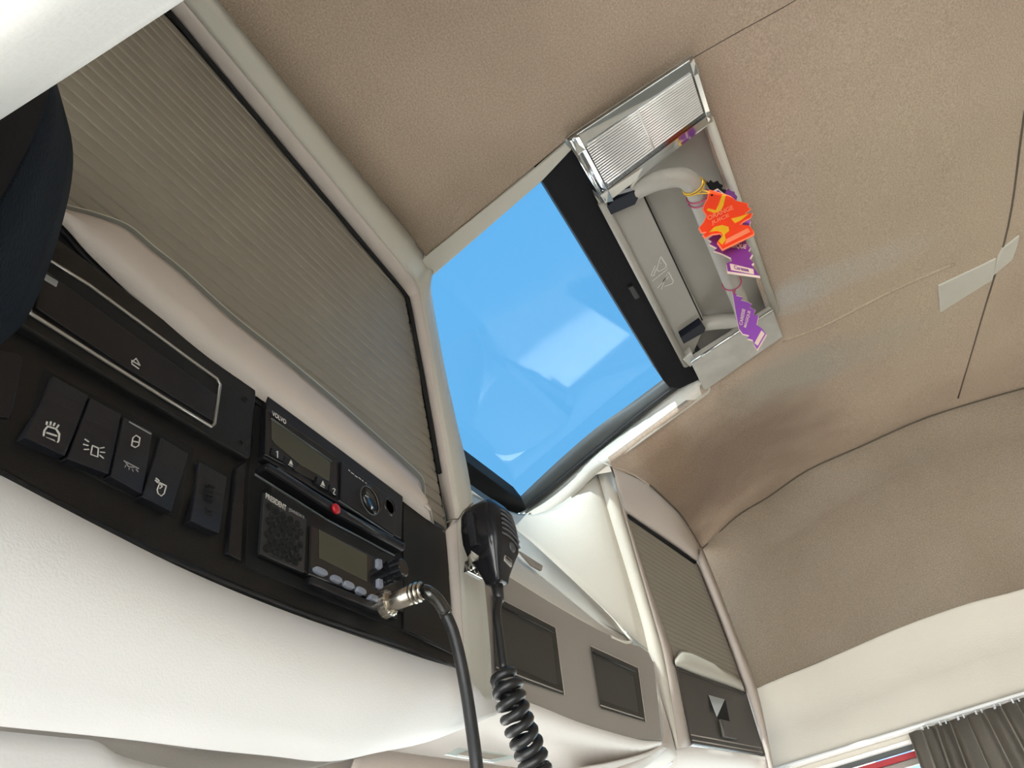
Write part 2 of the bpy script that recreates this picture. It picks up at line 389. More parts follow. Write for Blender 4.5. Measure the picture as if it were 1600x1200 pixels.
# bright trim over the driver's door, top left of the view
a = [(-60, 205), (0, 166), (120, 88), (238, 9), (330, -52)]
b = [(-60, 106), (0, 66), (95, 0), (190, -66), (280, -130)]
A3 = [atX(*p, .052) for p in a]; B3 = [atX(*p, .032) for p in b]
A3 = [A3[0] * 4 - A3[1] * 3] + A3 + [A3[-1] * 3 - A3[-2] * 2]; B3 = [B3[0] * 4 - B3[1] * 3] + B3 + [B3[-1] * 3 - B3[-2] * 2]
rail = loft('trim_1', [[p + V(.006, .01, .03) for p in A3], [p + V(.005, 0, .006) for p in A3], [p + V(.001, 0, .001) for p in A3], A3, [(p * .5 + q * .5) + V(-.002, 0, -.003) for p, q in zip(A3, B3)], B3, [p + V(-.006, 0, .003) for p in B3], [p + V(-.02, 0, -.01) for p in B3], [p + V(-.10, 0, -.012) for p in B3], [p + V(-.305, 0, .02) for p in B3]], WHITE, None, sub=2, thick=.0015, kind='structure')

# ================================================================== ROOF HATCH
DN0 = (0, 0, -1)
HP = ((0, .08, .755), (0, .2, 1))
def oh(px, py, up=0): return on(px, py, (0, .08, .755 + up), HP[1])
hatch = thing('roof_hatch', tuple(oh(880, 530)), 'roof hatch with clear glass showing blue sky and black rear blind band', 'roof hatch')
gl = [(560, 400), (845, 180), (1085, 600), (800, 830), (640, 770)]
plate('glass', [oh(*p, .045) for p in gl], (0, .2, 1), 0, .004, HGLASS, hatch)
plate('rear_blind_cassette', [oh(*p) for p in [(835, 262), (872, 222), (905, 228), (984, 372), (1083, 544), (1096, 592), (1062, 608), (1046, 606), (1036, 594), (906, 380), (845, 281)]], (0, .2, 1), .0, .040, mat('blind_black', (.0035, .0035, .006), .6, bump=.3, spec=.2), hatch, .002)
lt = plate('latch', [oh(*p) for p in [(980, 448), (988, 444), (999, 462), (991, 466)]], (0, .2, 1), -.004, .002, RUBBER, hatch, .001)
# right side liner: curved rubbery seal from glass down to the frame
s0 = [(1042, 590), (1036, 593), (985, 631), (930, 670), (870, 722), (810, 779)]
s1 = [(1062, 600), (1050, 608), (995, 650), (935, 700), (872, 752), (818, 797)]
loft('side_seal', [crspline([oh(*p, .04) for p in s0], 4), crspline([oh((p[0] * .6 + q[0] * .4), (p[1] * .6 + q[1] * .4), .03) for p, q in zip(s0, s1)], 4), crspline([oh(*p, .017) for p in s1], 4), crspline([oh(p[0] + 14, p[1] + 12, .019) for p in s1], 4)], SEAL, hatch, thick=.002)
tube('seal_lip', crspline([oh(*p, .015) for p in s1], 4), .0022, RUBBER, hatch, 8)
tube('seal_bead', crspline([oh(p[0] + 2, p[1] + 5, .015) for p in s1], 4), .0012, SEAL, hatch, 8)
plate('front_blind_cassette', [oh(*p) for p in [(822, 794), (810, 779), (722, 714), (640, 652), (640, 690), (730, 752), (803, 803)]], (0, .2, 1), -.004, .03, mat('cassette_black', (.003, .003, .003), .7, spec=.2), hatch, .002)
col = [oh(*p, .0) for p in [(862, 215), (1104, 600), (815, 822), (700, 760)]]
for q0, q1 in ((0, 1), (1, 2), (2, 3)):
    a_, b_ = col[q0], col[q1]; o_ = .012
    out_ = {0: V(0, -1, 0), 1: V(1, .3, 0), 2: V(0, 1, 0)}[q0]
    link('hatch_collar', mesh_from(*prism_data([a_ + V(0, 0, .01), b_ + V(0, 0, .01), b_ + V(0, 0, .06), a_ + V(0, 0, .06)], out_, .012, .02)), SEAL, hatch)
plate('corner_filler', [atZ(*p, .735) for p in [(890, 770), (975, 690), (990, 740), (930, 790)]], DN0, -.003, 0, CREAM, hatch)
# frame: pale band on the left, stepped moulding on the right and front
plate('left_frame_band', [onC(*p) for p in [(640, 424), (664, 401), (884, 224), (893, 232), (846, 282), (680, 426), (650, 450)]], (0, 0, -1), -.03, .002, LIGHT, hatch, .001)
i0 = [(1082, 590), (1067, 603), (1000, 655), (935, 706), (878, 756), (825, 797), (795, 808), (740, 770), (700, 742)]
i1 = [(1108, 600), (1104, 613), (1062, 644), (985, 700), (934, 738), (880, 790), (835, 817), (780, 800), (730, 775)]
R0 = [oh(*p, .014 if k < 7 else .0) for k, p in enumerate(i0)]; R1 = []
for k, p in enumerate(i1):
    R1.append(onC(*p) + V(0, 0, -.003) if k < 4 else oh(*p, -.02 if k < 5 else -.03))
loft('side_frame', [crspline(R0, 4), crspline([.5 * (a_ + b_) + V(-.001, 0, -.001) for a_, b_ in zip(R0, R1)], 4), crspline(R1, 4), crspline([b_ + V(.012, .0, .012) for b_ in R1], 4)], CREAM, hatch, thick=.003)

# ================================================================== GRAB HANDLE CONSOLE WITH LAMP (on the roof behind the hatch)
ZC = .742
hc = thing('grab_handle_console', tuple(atZ(1050, 350, .75)), 'taupe ceiling grab handle console between two courtesy lamps beside the roof hatch', 'grab handle')
DN = (0, 0, -1)
def zplate(name, px, z, t0, t1, m, par=hc, bevel=.0008, **kw): return plate(name, Zs(px, z), DN, t0, t1, m, par, bevel, **kw)
# recessed tub
tubpx = [(925, 300), (1106, 175), (1222, 525), (1098, 610)]
HGREY = mat('handle_console_plastic', (.36, .335, .295), .5, bump=.2, bscale=700, var=.04)
tubz = atZ(925, 300, .765)
zplate('tub_floor', [(915, 292), (1098, 160), (1215, 515), (1095, 602)], .775, -.004, 0, HGREY)
zplate('tub_panel', [(940, 318), (990, 295), (1006, 305), (1103, 505), (1080, 560), (1072, 560)], .757, -.010, 0, HGREY, bevel=.001)
# groove between the panels
tube('groove', [atZ(1003, 300, .757), atZ(1101, 508, .757)], .0012, DEEP, hc, 6)
# side rails
for a_, b_, wd in (((940, 316), (1072, 570), 6), ((1108, 186), (1212, 486), 7)):
    q0 = atZ(*a_, .748); q1 = atZ(*b_, .748)
    tube('side_rail', [q0, q1], .0055, LIGHT if wd == 7 else HGREY, hc, 10)
i_ = Zs([(1101, 190), (1110, 185), (1214, 487), (1203, 494)], .75); plate('inner_wall', i_, DN, -.03, 0, HGREY, hc, .001)
i_ = Zs([(928, 303), (938, 312), (1072, 566), (1062, 560)], .75); plate('inner_wall', i_, DN, -.03, .002, HGREY, hc, .001)
# handle bar: two posts and the grip
hb = crspline([atZ(988, 300, .765), atZ(1003, 292, .750), atZ(1030, 281, .738), atZ(1062, 277, .730), atZ(1080, 287, .727), atZ(1092, 312, .726), atZ(1115, 370, .726), atZ(1140, 433, .726), atZ(1158, 478, .728), atZ(1160, 496, .730), atZ(1148, 500, .735), atZ(1125, 502, .745), atZ(1100, 505, .760)], 6)
tube('grip', hb, .0125, HGREY, hc, 16)
for px in ([(945, 318), (955, 308), (993, 290), (998, 298), (990, 314), (952, 330)], [(1061, 522), (1093, 500), (1100, 508), (1098, 514), (1066, 532)]):
    zplate('mount', px, .752, -.006, .008, mat('mount_rubber', (.006, .008, .016), .5, spec=.25) if 'mount_rubber' not in MATS else MATS['mount_rubber'], bevel=.001)
# icons: two small belt-fastening pictograms and the divider
ip = [[(1026, 420), (1032, 400), (1041, 414), (1040, 418), (1030, 424), (1025, 420)], [(1024, 415), (1017, 430), (1021, 431), (1025, 420)], [(1019, 439), (1044, 419)],
      [(1036, 441), (1044, 424), (1052, 439), (1050, 443), (1038, 447)], [(1043, 430), (1035, 441), (1027, 450)], [(1037, 441), (1033, 452)], [(1028, 412), (1034, 410)], [(1041, 436), (1045, 432)]]
parts = []
for pl in ip:
    for a_, b_ in zip(pl[:-1], pl[1:]):
        A = atZ(*a_, .7565); B = atZ(*b_, .7565); d = B - A; d /= np.linalg.norm(d); q = np.cross(d, V(0, 0, 1)) * .0010
        parts.append(prism_data([A - q, B - q, B + q, A + q], DN, 0, .0003))
multi('printed_icon', parts, INK, hc)
# large lamp
LP = [(889, 216), (1083, 88), (1113, 188), (945, 317)]
zplate('lamp_base', LP, .745, -.012, -.002, HGREY)
def bil(q, s, t): return lerp2(lerp2(q[0], q[1], s), lerp2(q[3], q[2], s), t)
def strip(s0, s1, t0, t1): return [bil(LP, s0, t0), bil(LP, s1, t0), bil(LP, s1, t1), bil(LP, s0, t1)]
def lampbez(s0, s1, t0, t1, h0, h1, along):   # sloping chrome bezel strip
    q = Zs(strip(s0, s1, t0, t1), .745)
    hs = [h0, h0, h1, h1] if along == 't' else [h0, h1, h1, h0]
    q = [p + V(0, 0, -h) for p, h in zip(q, hs)]
    return plate('bezel', q, DN, -.006, 0, CHROME, hc, .0008)
lampbez(0, 1, 0, .20, .002, .009, 't'); lampbez(0, 1, .82, 1, .009, .003, 't')
lampbez(0, .07, 0, 1, .001, .009, 's'); lampbez(.955, 1, 0, .92, .009, .004, 's')
zplate('reflector', strip(.06, .96, .18, .84), .744, 0, .001, mat('reflector', (.30, .28, .27), .15, .9))
zplate('bulb_holder', strip(.28, .36, .22, .55), .744, .001, .004, BLACK2)
zplate('bulb_holder', strip(.60, .66, .2, .5), .744, .001, .004, BLACK2)
zplate('lens', strip(.065, .955, .19, .83), .742, .006, .0072, LENS)
NR = 18
for k in range(NR):       # ribs of the lens
    t = .20 + .62 * (k + .5) / NR
    a_, b_ = atZ(*bil(LP, .075 + (.012 if k in (0, NR - 1) else 0), t), .7345), atZ(*bil(LP, .95, t), .7345)
    tube('lens_rib', [a_, b_], .0013, MATS.get('rib_plastic') or mat('rib_plastic', (.82, .80, .77), .18, .25, spec=.8), hc, 6)
tube('divider', [atZ(*bil(LP, .505, .22), .7335), atZ(*bil(LP, .505, .80), .7335)], .0016, MATS['rib_plastic'], hc, 6)
tube('bezel_bead', [atZ(*bil(LP, .0, .03), .740), atZ(*bil(LP, .0, .97), .740)], .003, CHROME, hc, 8)
# small lamp cover at the other end
SP = [(1078, 564), (1207, 482), (1223, 524), (1100, 609)]
PEARL = mat('milky_cover', (.44, .42, .38), .22, 0, coat=.6, var=.15, vscale=25)
zplate('small_lamp_cover', SP, .742, -.01, .004, PEARL, bevel=.003, seg=3)
tube('cover_edge', [atZ(1080, 566, .738), atZ(1100, 553, .737), atZ(1207, 484, .737)], .0022, CHROME, hc, 8)
zplate('cover_end', [(1066, 560), (1080, 548), (1086, 560), (1078, 572)], .745, -.01, .003, PEARL)

# ================================================================== AIR FRESHENERS hanging from the grip
def card_thing(name, label, top, nrm, out, cols, parts, loop, loopm):
    """a thin printed card hanging in a vertical plane through the point top"""
    t = thing(name, tuple(top), label, 'air freshener', 'air fresheners hanging from the ceiling grab handle')
    nrm = V(*nrm); nrm /= np.linalg.norm(nrm)
    C = [on(*p, top, nrm) for p in out]; cen = sum(C) / len(C)
    plate('card_border', [cen + (c - cen) * 1.045 for c in C], nrm, -.0012, .0002, cols[1], t)
    plate('card', C, nrm, -.0003, .0008, cols[0], t)
    for nm, px, m, lift in parts:
        plate(nm, [on(*p, top, nrm) for p in px], nrm, lift, lift + .0004, m, t)
    hang(loop, C[0] * .9 + cen * .1, loopm, t)
    return t, nrm
gt = atZ(1096, 300, .727)
def hang(path_px, hole, m, t):
    g = np.array(hb); c = atZ(*path_px, .728); k = int(np.argmin(((g - c) ** 2).sum(1))); k = min(max(k, 1), len(g) - 2)
    ax = g[k + 1] - g[k - 1]; ax /= np.linalg.norm(ax); u = np.cross(ax, V(0, 0, 1)); u /= np.linalg.norm(u); w_ = np.cross(u, ax); rr = .0136
    ring = [g[k] + rr * (math.cos(a_) * u + math.sin(a_) * w_) for a_ in np.linspace(0, 2 * math.pi, 25)]
    tube('elastic_loop', ring, .0009, m, t, 6)
    low_ = min(ring, key=lambda p: np.linalg.norm(p - hole)); tube('elastic_strand', [low_, (low_ + hole) / 2 + V(0, 0, .001), hole], .0009, m, t, 6)
    side_ = ring[18 if low_ is not ring[18] else 6]; tube('elastic_strand', [side_, hole], .0008, m, t, 6)
def card_text(t, nrm, top, s, p0, p1, up, h, m):
    A = on(*p0, top, nrm) + nrm * .0018; B = on(*p1, top, nrm) + nrm * .0018; U = on(*up, top, nrm) + nrm * .0018 - A
    text('lettering', s, A, B, np.linalg.norm(U), U / np.linalg.norm(U), m, t, lift=0)
top2 = atZ(1108, 300, .715) + V(.008, 0, 0)
pur = [(1108, 305), (1122, 298), (1140, 312), (1150, 330), (1146, 345), (1160, 352), (1166, 380), (1172, 388), (1169, 393), (1175, 398), (1171, 405), (1177, 411), (1174, 414), (1181, 424), (1186, 431), (1137, 424), (1135, 412), (1143, 409), (1142, 403), (1128, 396), (1116, 392), (1121, 388), (1109, 382), (1113, 378), (1107, 374), (1118, 366), (1112, 350)]
n2 = (-.85, -.35, .1)
t2, m2 = card_thing('air_freshener', 'purple tree-shaped air freshener half hidden under the orange one on the ceiling grab handle', top2, n2, pur, (PURPLE, CARDW),
    [('tag_panel', [(1140, 413), (1177, 422), (1178, 430), (1142, 423)], CARDW, .0009)], (1091, 302), STRP)
card_text(t2, m2, top2, 'MAGIQUE', (1130, 389), (1165, 392), (1132, 381), 1, CARDW)
card_text(t2, m2, top2, 'Caresse', (1147, 422), (1170, 427), (1146, 416), 1, PURPLE)
top1 = atZ(1112, 300, .710)
ora = [(1109, 298), (1132, 305), (1141, 308), (1150, 315), (1167, 319), (1168, 325), (1172, 327), (1162, 335), (1175, 334), (1172, 340), (1160, 347), (1155, 352), (1170, 353), (1176, 361), (1177, 366), (1129, 389), (1121, 378), (1129, 369), (1126, 364), (1112, 366), (1102, 371), (1099, 367), (1106, 362), (1097, 363), (1093, 356), (1100, 348), (1105, 337), (1099, 328), (1101, 321), (1106, 312)]
t1, m1 = card_thing('air_freshener', 'bright orange and yellow tree-shaped air freshener on top of the bunch', top1, (-.8, -.45, .15), ora, (ORANGE, ORANGE2),
    [('yellow_swirl', [(1128, 306), (1134, 306), (1130, 322), (1126, 331), (1116, 334), (1104, 330), (1106, 327), (1118, 330), (1122, 322)], YELLOW, .0009),
     ('yellow_swirl', [(1142, 343), (1155, 340), (1170, 335), (1158, 345), (1148, 350)], YELLOW, .0009),
     ('yellow_swirl', [(1108, 364), (1116, 356), (1128, 353), (1138, 356), (1139, 362), (1132, 368), (1134, 376), (1128, 384), (1122, 378), (1129, 370), (1127, 364), (1120, 362)], YELLOW, .0009),
     ('tag_panel', [(1135, 375), (1168, 358), (1172, 364), (1132, 384)], ORANGE2, .0011), ('punched_hole', [(1110, 306), (1113, 304), (1114, 307), (1111, 308)], DEEP, .0011)],
    (1088, 290), STRY)
card_text(t1, m1, top1, 'ORANGE', (1106, 347), (1146, 329), (1104, 340), 1, ORANGE2)
card_text(t1, m1, top1, 'JUICE', (1112, 355), (1140, 342), (1110, 348), 1, ORANGE2)
top3_ = atZ(1148, 452, .714)
vio = [(1145, 458), (1151, 460), (1150, 463), (1160, 465), (1157, 470), (1166, 472), (1175, 476), (1171, 481), (1180, 485), (1177, 492), (1185, 494), (1182, 508), (1191, 514), (1197, 522), (1183, 546), (1178, 538), (1176, 531), (1168, 529), (1171, 524), (1161, 522), (1155, 514), (1151, 495)]
t3, m3 = card_thing('air_freshener', 'violet tree-shaped air freshener hanging alone by the small lamp cover', top3_, (-.95, -.1, .1), vio, (VIOLET, CARDW),
    [('tag_panel', [(1190, 517), (1195, 522), (1184, 541), (1179, 537)], CARDW, .0009)], (1145, 442), STRP)
card_text(t3, m3, top3_, 'CARESSE', (1160, 510), (1165, 485), (1155, 508), 1, CARDW)
card_text(t3, m3, top3_, 'MAGIQUE', (1167, 514), (1174, 488), (1162, 512), 1, CARDW)
top4 = atZ(1106, 290, .722) + V(.015, 0, 0)
bl = [(1103, 283), (1107, 286), (1110, 282), (1114, 286), (1121, 283), (1124, 288), (1129, 290), (1127, 296), (1134, 297), (1131, 304), (1122, 303), (1113, 300), (1110, 294)]
card_thing('air_freshener', 'black tree-shaped air freshener peeking out behind the top of the orange one', top4, (-.6, -.7, .1), bl, (DEEP, DEEP), [], (1084, 286), STRY)
top5 = top4 + V(.012, 0, 0)
p5 = [(1126, 300), (1136, 297), (1140, 293), (1147, 296), (1148, 304), (1152, 308), (1150, 314), (1156, 316), (1158, 322), (1165, 340), (1172, 346), (1170, 354), (1160, 358), (1148, 350), (1138, 325)]
card_thing('air_freshener', 'rearmost purple air freshener with only its frilled edge showing right of the orange card', top5, (-.75, -.5, .1), p5, (PURPLE, CARDW), [], (1095, 310), STRP)

# ================================================================== LEFT OVERHEAD CONSOLE
YC = .31
oc = thing('overhead_console', (.30, .31, .22), 'left overhead console with ribbed roller shutter over a black instrument fascia', 'overhead console')
# black fascia
fas = [(-60, 713), (0, 744), (240, 868), (460, 958), (600, 1006), (712, 1046), (703, 960), (694, 832), (560, 728), (410, 627), (267, 520), (160, 418), (70, 320), (-60, 210)]
fas3 = Ys(fas, YC)
plate('fascia', fas3, NY, -.03, 0, BLACK, oc, .001)
# rim bevels of the fascia
tube('fascia_rim', crspline(Ys([(-60, 230), (70, 335), (160, 431), (267, 531), (410, 636), (560, 736), (690, 826)], YC), 5), .0028, BLACK2, oc, 8)
tube('fascia_rim', crspline(Ys([(-60, 709), (0, 740), (240, 864), (460, 954), (600, 1002), (712, 1043)], YC), 5), .0024, BLACK2, oc, 8)
# shutter: slats one by one
SH = thing  # alias kept short
zlo, zhi, ns = .358, .735, 27
x_at = lambda z: .5585 + (.672 - z) * .112
slat_pitch = (zhi - zlo) / ns
slat_me = None
for k in range(ns):
    z0 = zlo + k * slat_pitch; z1 = z0 + slat_pitch * .97; zm = (z0 + z1) / 2; xr = x_at(zm) + .02; xl = -.12; y0 = .322
    prof = [(y0, z0), (y0 - .0011, z0 + .0008), (y0 - .0010, zm), (y0 - .0003, z1 - .0006), (y0, z1), (y0 + .003, z1), (y0 + .003, z0)]
    vs_ = [V(xl, a_, b_) for a_, b_ in prof] + [V(xr, a_, b_) for a_, b_ in prof]; m_ = len(prof)
    fs_ = [[i, (i + 1) % m_, m_ + (i + 1) % m_, m_ + i] for i in range(m_)] + [list(range(m_)), list(range(m_, 2 * m_))[::-1]]
    link('shutter_slat', mesh_from(vs_, fs_), SLAT, oc)
plate('shutter_backing', [V(-.14, .328, .35), V(.625, .328, .33), V(.615, .328, .76), V(-.14, .328, .76)], NY, -.004, 0, DEEP, oc)
quadbox('top_cover', -.14, .60, .29, .64, .768, .775, LIGHT, oc)
quadbox('end_cover', .596, .60, .325, .60, .25, .70, LIGHT, oc)
# sill with grip strip
sill_top = [(-60, 235), (40, 300), (105, 321), (150, 333), (200, 352), (240, 385), (290, 425), (360, 489), (440, 553), (520, 620), (600, 690), (650, 735), (662, 752), (664, 776)]
sill_bot = [(-60, 330), (40, 400), (100, 352), (135, 392), (190, 446), (262, 514), (330, 570), (400, 618), (470, 668), (540, 718), (610, 768), (660, 806), (672, 814), (678, 818)]
sill_bot[0] = (-60, 215); sill_bot[1] = (30, 290)
ti = [(p[0] - 2, p[1] + 7) for p in sill_top]
T0 = crspline(Ys(sill_top, .318), 4); T1 = crspline(Ys(sill_top, .312), 4); T2 = crspline(Ys([(p[0] - 5, p[1] + 6) for p in sill_top], .311), 4); T3 = crspline(Ys([(p[0] - 9, p[1] + 9) for p in sill_top], .303), 4)
T5 = crspline(Ys(sill_bot, .305), 4); T6 = crspline(Ys(sill_bot, .314), 4)
T4 = [a_ * .5 + b_ * .5 + V(0, -.005, 0) for a_, b_ in zip(T3, T5)]
loft('grip_strip', [T0, T1, T2], STRIP, oc, thick=.001)
loft('sill', [T2, T3, T4, T5, T6], PINK, oc, thick=.001)
tube('sill_bead', T1, .0008, LIGHT, oc, 6)
# header and pillar moulding round the shutter
I_ = [(90, -190), (247, 3), (400, 186), (500, 305), (600, 423), (631, 461), (637, 476), (650, 545), (668, 645), (684, 740), (698, 815), (696, 832)]
M_ = [(120, -200), (285, 0), (428, 173), (530, 296), (622, 408), (650, 443), (657, 470), (668, 528), (684, 625), (698, 705), (711, 790), (714, 812)]
O_ = [(170, -220), (338, -2), (470, 160), (570, 281), (645, 372), (670, 402), (677, 421), (673, 452), (692, 562), (712, 655), (728, 722), (739, 786)]
yi = .322; I3 = Ys(I_, yi)
M3 = [atY(*p, .303 if k < 5 else .307) for k, p in enumerate(M_)]
O3 = []
for k, p in enumerate(O_):
    O3.append(onC(*p) if k < 5 else atY(*p, .290 if k < 7 else .306))
n_ = 5
Ic = crspline(I3, n_); Mc = crspline(M3, n_); Oc = crspline(O3, n_)
rows = [[a_ for a_ in Ic], [a_ * .12 + b_ * .88 + V(0, .001, 0) for a_, b_ in zip(Ic, Mc)], [b_ for b_ in Mc], [b_ * .85 + c_ * .15 + V(0, -.002, 0) for b_, c_ in zip(Mc, Oc)],
        [b_ * .5 + c_ * .5 + V(0, -.003, 0) for b_, c_ in zip(Mc, Oc)]]
loft('opening_reveal', rows[:3], PINK, oc, thick=.001)
loft('frame_face', [rows[2], rows[3], rows[4], Oc, [c_ + V(.004, .03, .002) for c_ in Oc], [c_ + V(.0, .30, .0) for c_ in Oc]], LIGHT, oc, thick=.001)
tube('shutter_gasket', crspline([p + V(0, -.002, 0) for p in Ys(I_[:10], .320)], 5), .0028, DEEP, oc, 8)
# lower pillar, below the joint
Il = [(696, 829), (702, 900), (708, 985), (714, 1046), (718, 1075), (720, 1100)]
Ml = [(714, 813), (717, 870), (721, 950), (727, 1040), (731, 1075), (733, 1100)]
Ol = [(739, 787), (748, 850), (757, 920), (765, 1010), (767, 1060), (768, 1092)]
Icc = crspline(Ys(Il, .312), 4); Mcc = crspline(Ys(Ml, .306), 4); Occ = crspline(Ys(Ol, .306), 4)
loft('lower_pillar_reveal', [Icc, [a_ * .12 + b_ * .88 for a_, b_ in zip(Icc, Mcc)], Mcc], PINK, oc, thick=.001)
loft('lower_pillar', [Mcc, [b_ * .85 + c_ * .15 + V(0, -.002, 0) for b_, c_ in zip(Mcc, Occ)], [b_ * .4 + c_ * .6 + V(0, -.002, 0) for b_, c_ in zip(Mcc, Occ)], Occ, [c_ + V(.004, .012, 0) for c_ in Occ], [c_ + V(0, .045, 0) for c_ in Occ]], GREYP if False else LIGHT, oc, thick=.001)
tube('joint_line', crspline(Ys([(697, 817), (705, 812), (714, 811)], .3035), 4) + crspline(Ys([(716, 811), (726, 797), (739, 786)], .3035), 4), .0006, SEAMM, oc, 6)
# belly of the console (grained vinyl)
tp = [(-90, 698), (0, 742), (120, 806), (240, 868), (350, 917), (460, 960), (560, 995), (640, 1023), (700, 1043), (730, 1060), (768, 1078)]
bt = [(-120, 1120), (0, 1135), (110, 1146), (220, 1158), (320, 1171), (420, 1181), (515, 1190), (590, 1176), (650, 1164), (700, 1148), (786, 1112)]
TP = crspline(Ys(tp, .311), 4); BT = crspline(Ys(bt, .30), 4); rows = []
for k in range(9):
    t = k / 8; rows.append([a_ * (1 - t) + b_ * t + V(0, -.035 * sm((len(TP) - 1 - i) / 9) * math.sin(math.pi * t) ** .8, 0) for i, (a_, b_) in enumerate(zip(TP, BT))])
rows.append([b_ + V(0, .004, .004) for b_ in BT]); rows.append([b_ + V(0, .012, .012) for b_ in BT])
loft('belly', rows, LEATHER, oc)
# storage slot module with silver frame
mod = [(-30, 300), (85, 384), (240, 500), (387, 606), (391, 612), (381, 720), (375, 722), (200, 622), (20, 515), (-30, 480)]
face('slot_bezel', mod, YC, .006, BLACK, oc, .0015)
YM = YC - .006
face('door_recess', [(55, 480), (74, 402), (210, 497), (337, 592), (342, 600), (331, 661), (325, 662), (190, 578)], YM, .0002, DEEP, oc)
face('slot_door', [(52, 482), (64, 420), (200, 520), (337, 618), (330, 660), (190, 574)], YM, .0015, BLACK2, oc, .0008)
fr = [(46, 483), (68, 401), (140, 446), (220, 505), (300, 564), (339, 592), (344, 601), (335, 662), (330, 667), (260, 624), (160, 561), (80, 510), (48, 490), (46, 483)]
tube('silver_frame', Ys(fr, YM - .001), .0011, SILVER, oc, 8)
tag(face('display_chip', [(66, 425), (91, 440), (88, 449), (63, 434)], YM - .0015, .0006, INKDIM, oc), 'small grey display window')
stroke('eject_symbol', [[(206, 566), (213, 560), (219, 571), (206, 563)], [(206, 568), (217, 576)]], YM - .0015, INK, oc, 1.2)
for p in ((381, 624), (375, 693)):
    lathe('screw_hole', atY(*p, YM + .001), NY, [(0, .0020), (.0016, .0020), (.0017, .0013), (.0010, .0011)], DEEP, oc, 12)
# raised ridge between bays
face('bay_ridge', [(365, 733), (380, 722), (372, 880), (350, 868), (362, 760)], YC, .003, BLACK2, oc, .001)
face('blank_cover', [(-30, 545), (22, 553), (33, 562), (18, 640), (10, 655), (-30, 650)], YC, .0015, BLACK2, oc)
face('switch_bay', [(66, 575), (304, 702), (276, 812), (34, 692)], YC, .0004, DEEP, oc)
def rocker(px, name='switch'):       # a rocker: tall curved key, top and bottom edges proud
    TL, TR, BR, BL = px; rows_ = []
    for k in range(7):
        t = k / 6; y = YC - .0016 - .0042 * (abs(t - .38) / .62) ** 1.6
        a_ = atY(*lerp2(TL, BL, t), y); b_ = atY(*lerp2(TR, BR, t), y); rows_.append([a_, b_])
    vs_ = []; fs_ = []
    for a_, b_ in rows_: vs_ += [a_, b_]
    n0 = len(vs_)
    for a_, b_ in rows_: vs_ += [V(a_[0], YC + .001, a_[2]), V(b_[0], YC + .001, b_[2])]
    for k in range(6):
        i = 2 * k; fs_ += [[i, i + 1, i + 3, i + 2], [i, i + 2, n0 + i + 2, n0 + i], [i + 1, i + 3, n0 + i + 3, n0 + i + 1]]
    fs_ += [[0, 1, n0 + 1, n0], [12, 13, n0 + 13, n0 + 12]]
    return link(name, mesh_from(vs_, fs_), BTN, oc, bevel=.0006)
rocker([(84, 587), (139, 618), (102, 712), (38, 683)]); rocker([(142, 621), (190, 647), (170, 741), (105, 716)])
rocker([(194, 651), (239, 675), (222, 772), (173, 744)]); rocker([(252, 683), (295, 709), (268, 799), (222, 776)])
face('slotted_switch_bay', [(308, 716), (362, 744), (348, 846), (293, 818)], YC, .0003, DEEP, oc)
b5 = rocker([(312, 722), (355, 745), (343, 834), (298, 814)])
for k in range(7):
    y_ = 755 + k * 7.4 - (0 if k < 5 else -1)
    if k == 4: continue
    face('slit', [(325 - k * .9, y_), (335 - k * .9, y_ + 5), (335 - k * .9, y_ + 7.5), (325 - k * .9, y_ + 2.5)], YC - .0032, .0006, DEEP, oc, 0)
YB = YC - .0036
stroke('truck_icon', [[(68, 692), (67, 684), (70, 672), (75, 666), (88, 670), (93, 678), (92, 688), (88, 694), (84, 688), (72, 684), (71, 691), (68, 692)], [(73, 676), (89, 681)], [(73, 663), (74, 659)], [(79, 664), (80, 659)], [(84, 665), (86, 661)], [(89, 668), (92, 664)]], YB, INK, oc, 1.6)
stroke('beacon_icon', [[(142, 710), (145, 696), (154, 700), (153, 714), (142, 710)], [(133, 686), (139, 690)], [(131, 694), (138, 696)], [(132, 702), (139, 702)], [(157, 700), (163, 699)], [(157, 706), (164, 707)], [(156, 711), (162, 716)]], YB + .0003, INK, oc, 1.1)
stroke('marker_bar', [[(128, 712), (165, 730)]], YB, INKDIM, oc, .8)
stroke('marker_bar', [[(202, 659), (236, 678)]], YB + .001, INKDIM, oc, 1.6)
stroke('bulb_icon', [[(206, 696), (208, 684), (213, 680), (219, 684), (217, 696), (212, 699), (206, 696)], [(207, 689), (217, 691)]], YB + .001, INK, oc, 1.1)
stroke('dome_lamp_icon', [[(194, 720), (217, 732)], [(197, 722), (201, 729), (210, 730)], [(197, 727), (195, 730)], [(202, 731), (201, 735)], [(207, 733), (208, 737)], [(213, 733), (216, 737)]], YB + .001, INKDIM, oc, 1.1)
stroke('trailer_icon', [[(247, 771), (246, 765), (250, 754), (260, 759), (257, 771), (252, 775), (247, 771)], [(251, 756), (254, 760), (250, 763)], [(244, 747), (249, 751), (247, 754), (243, 750)]], YB, INK, oc, 1.2)
# radio bay
face('radio_bay', [(404, 614), (408, 613), (634, 782), (628, 985), (622, 984), (382, 886), (388, 760), (397, 640)], YC, .0005, DEEP, oc)
face('blank_panel', [(627, 783), (693, 834), (700, 920), (707, 1022), (627, 984)], YC, .0022, BLACK, oc, .0008)
tube('blank_panel_edge', Ys([(627, 984), (707, 1022)], YC - .002), .0007, SILVER if False else BTN, oc, 6)

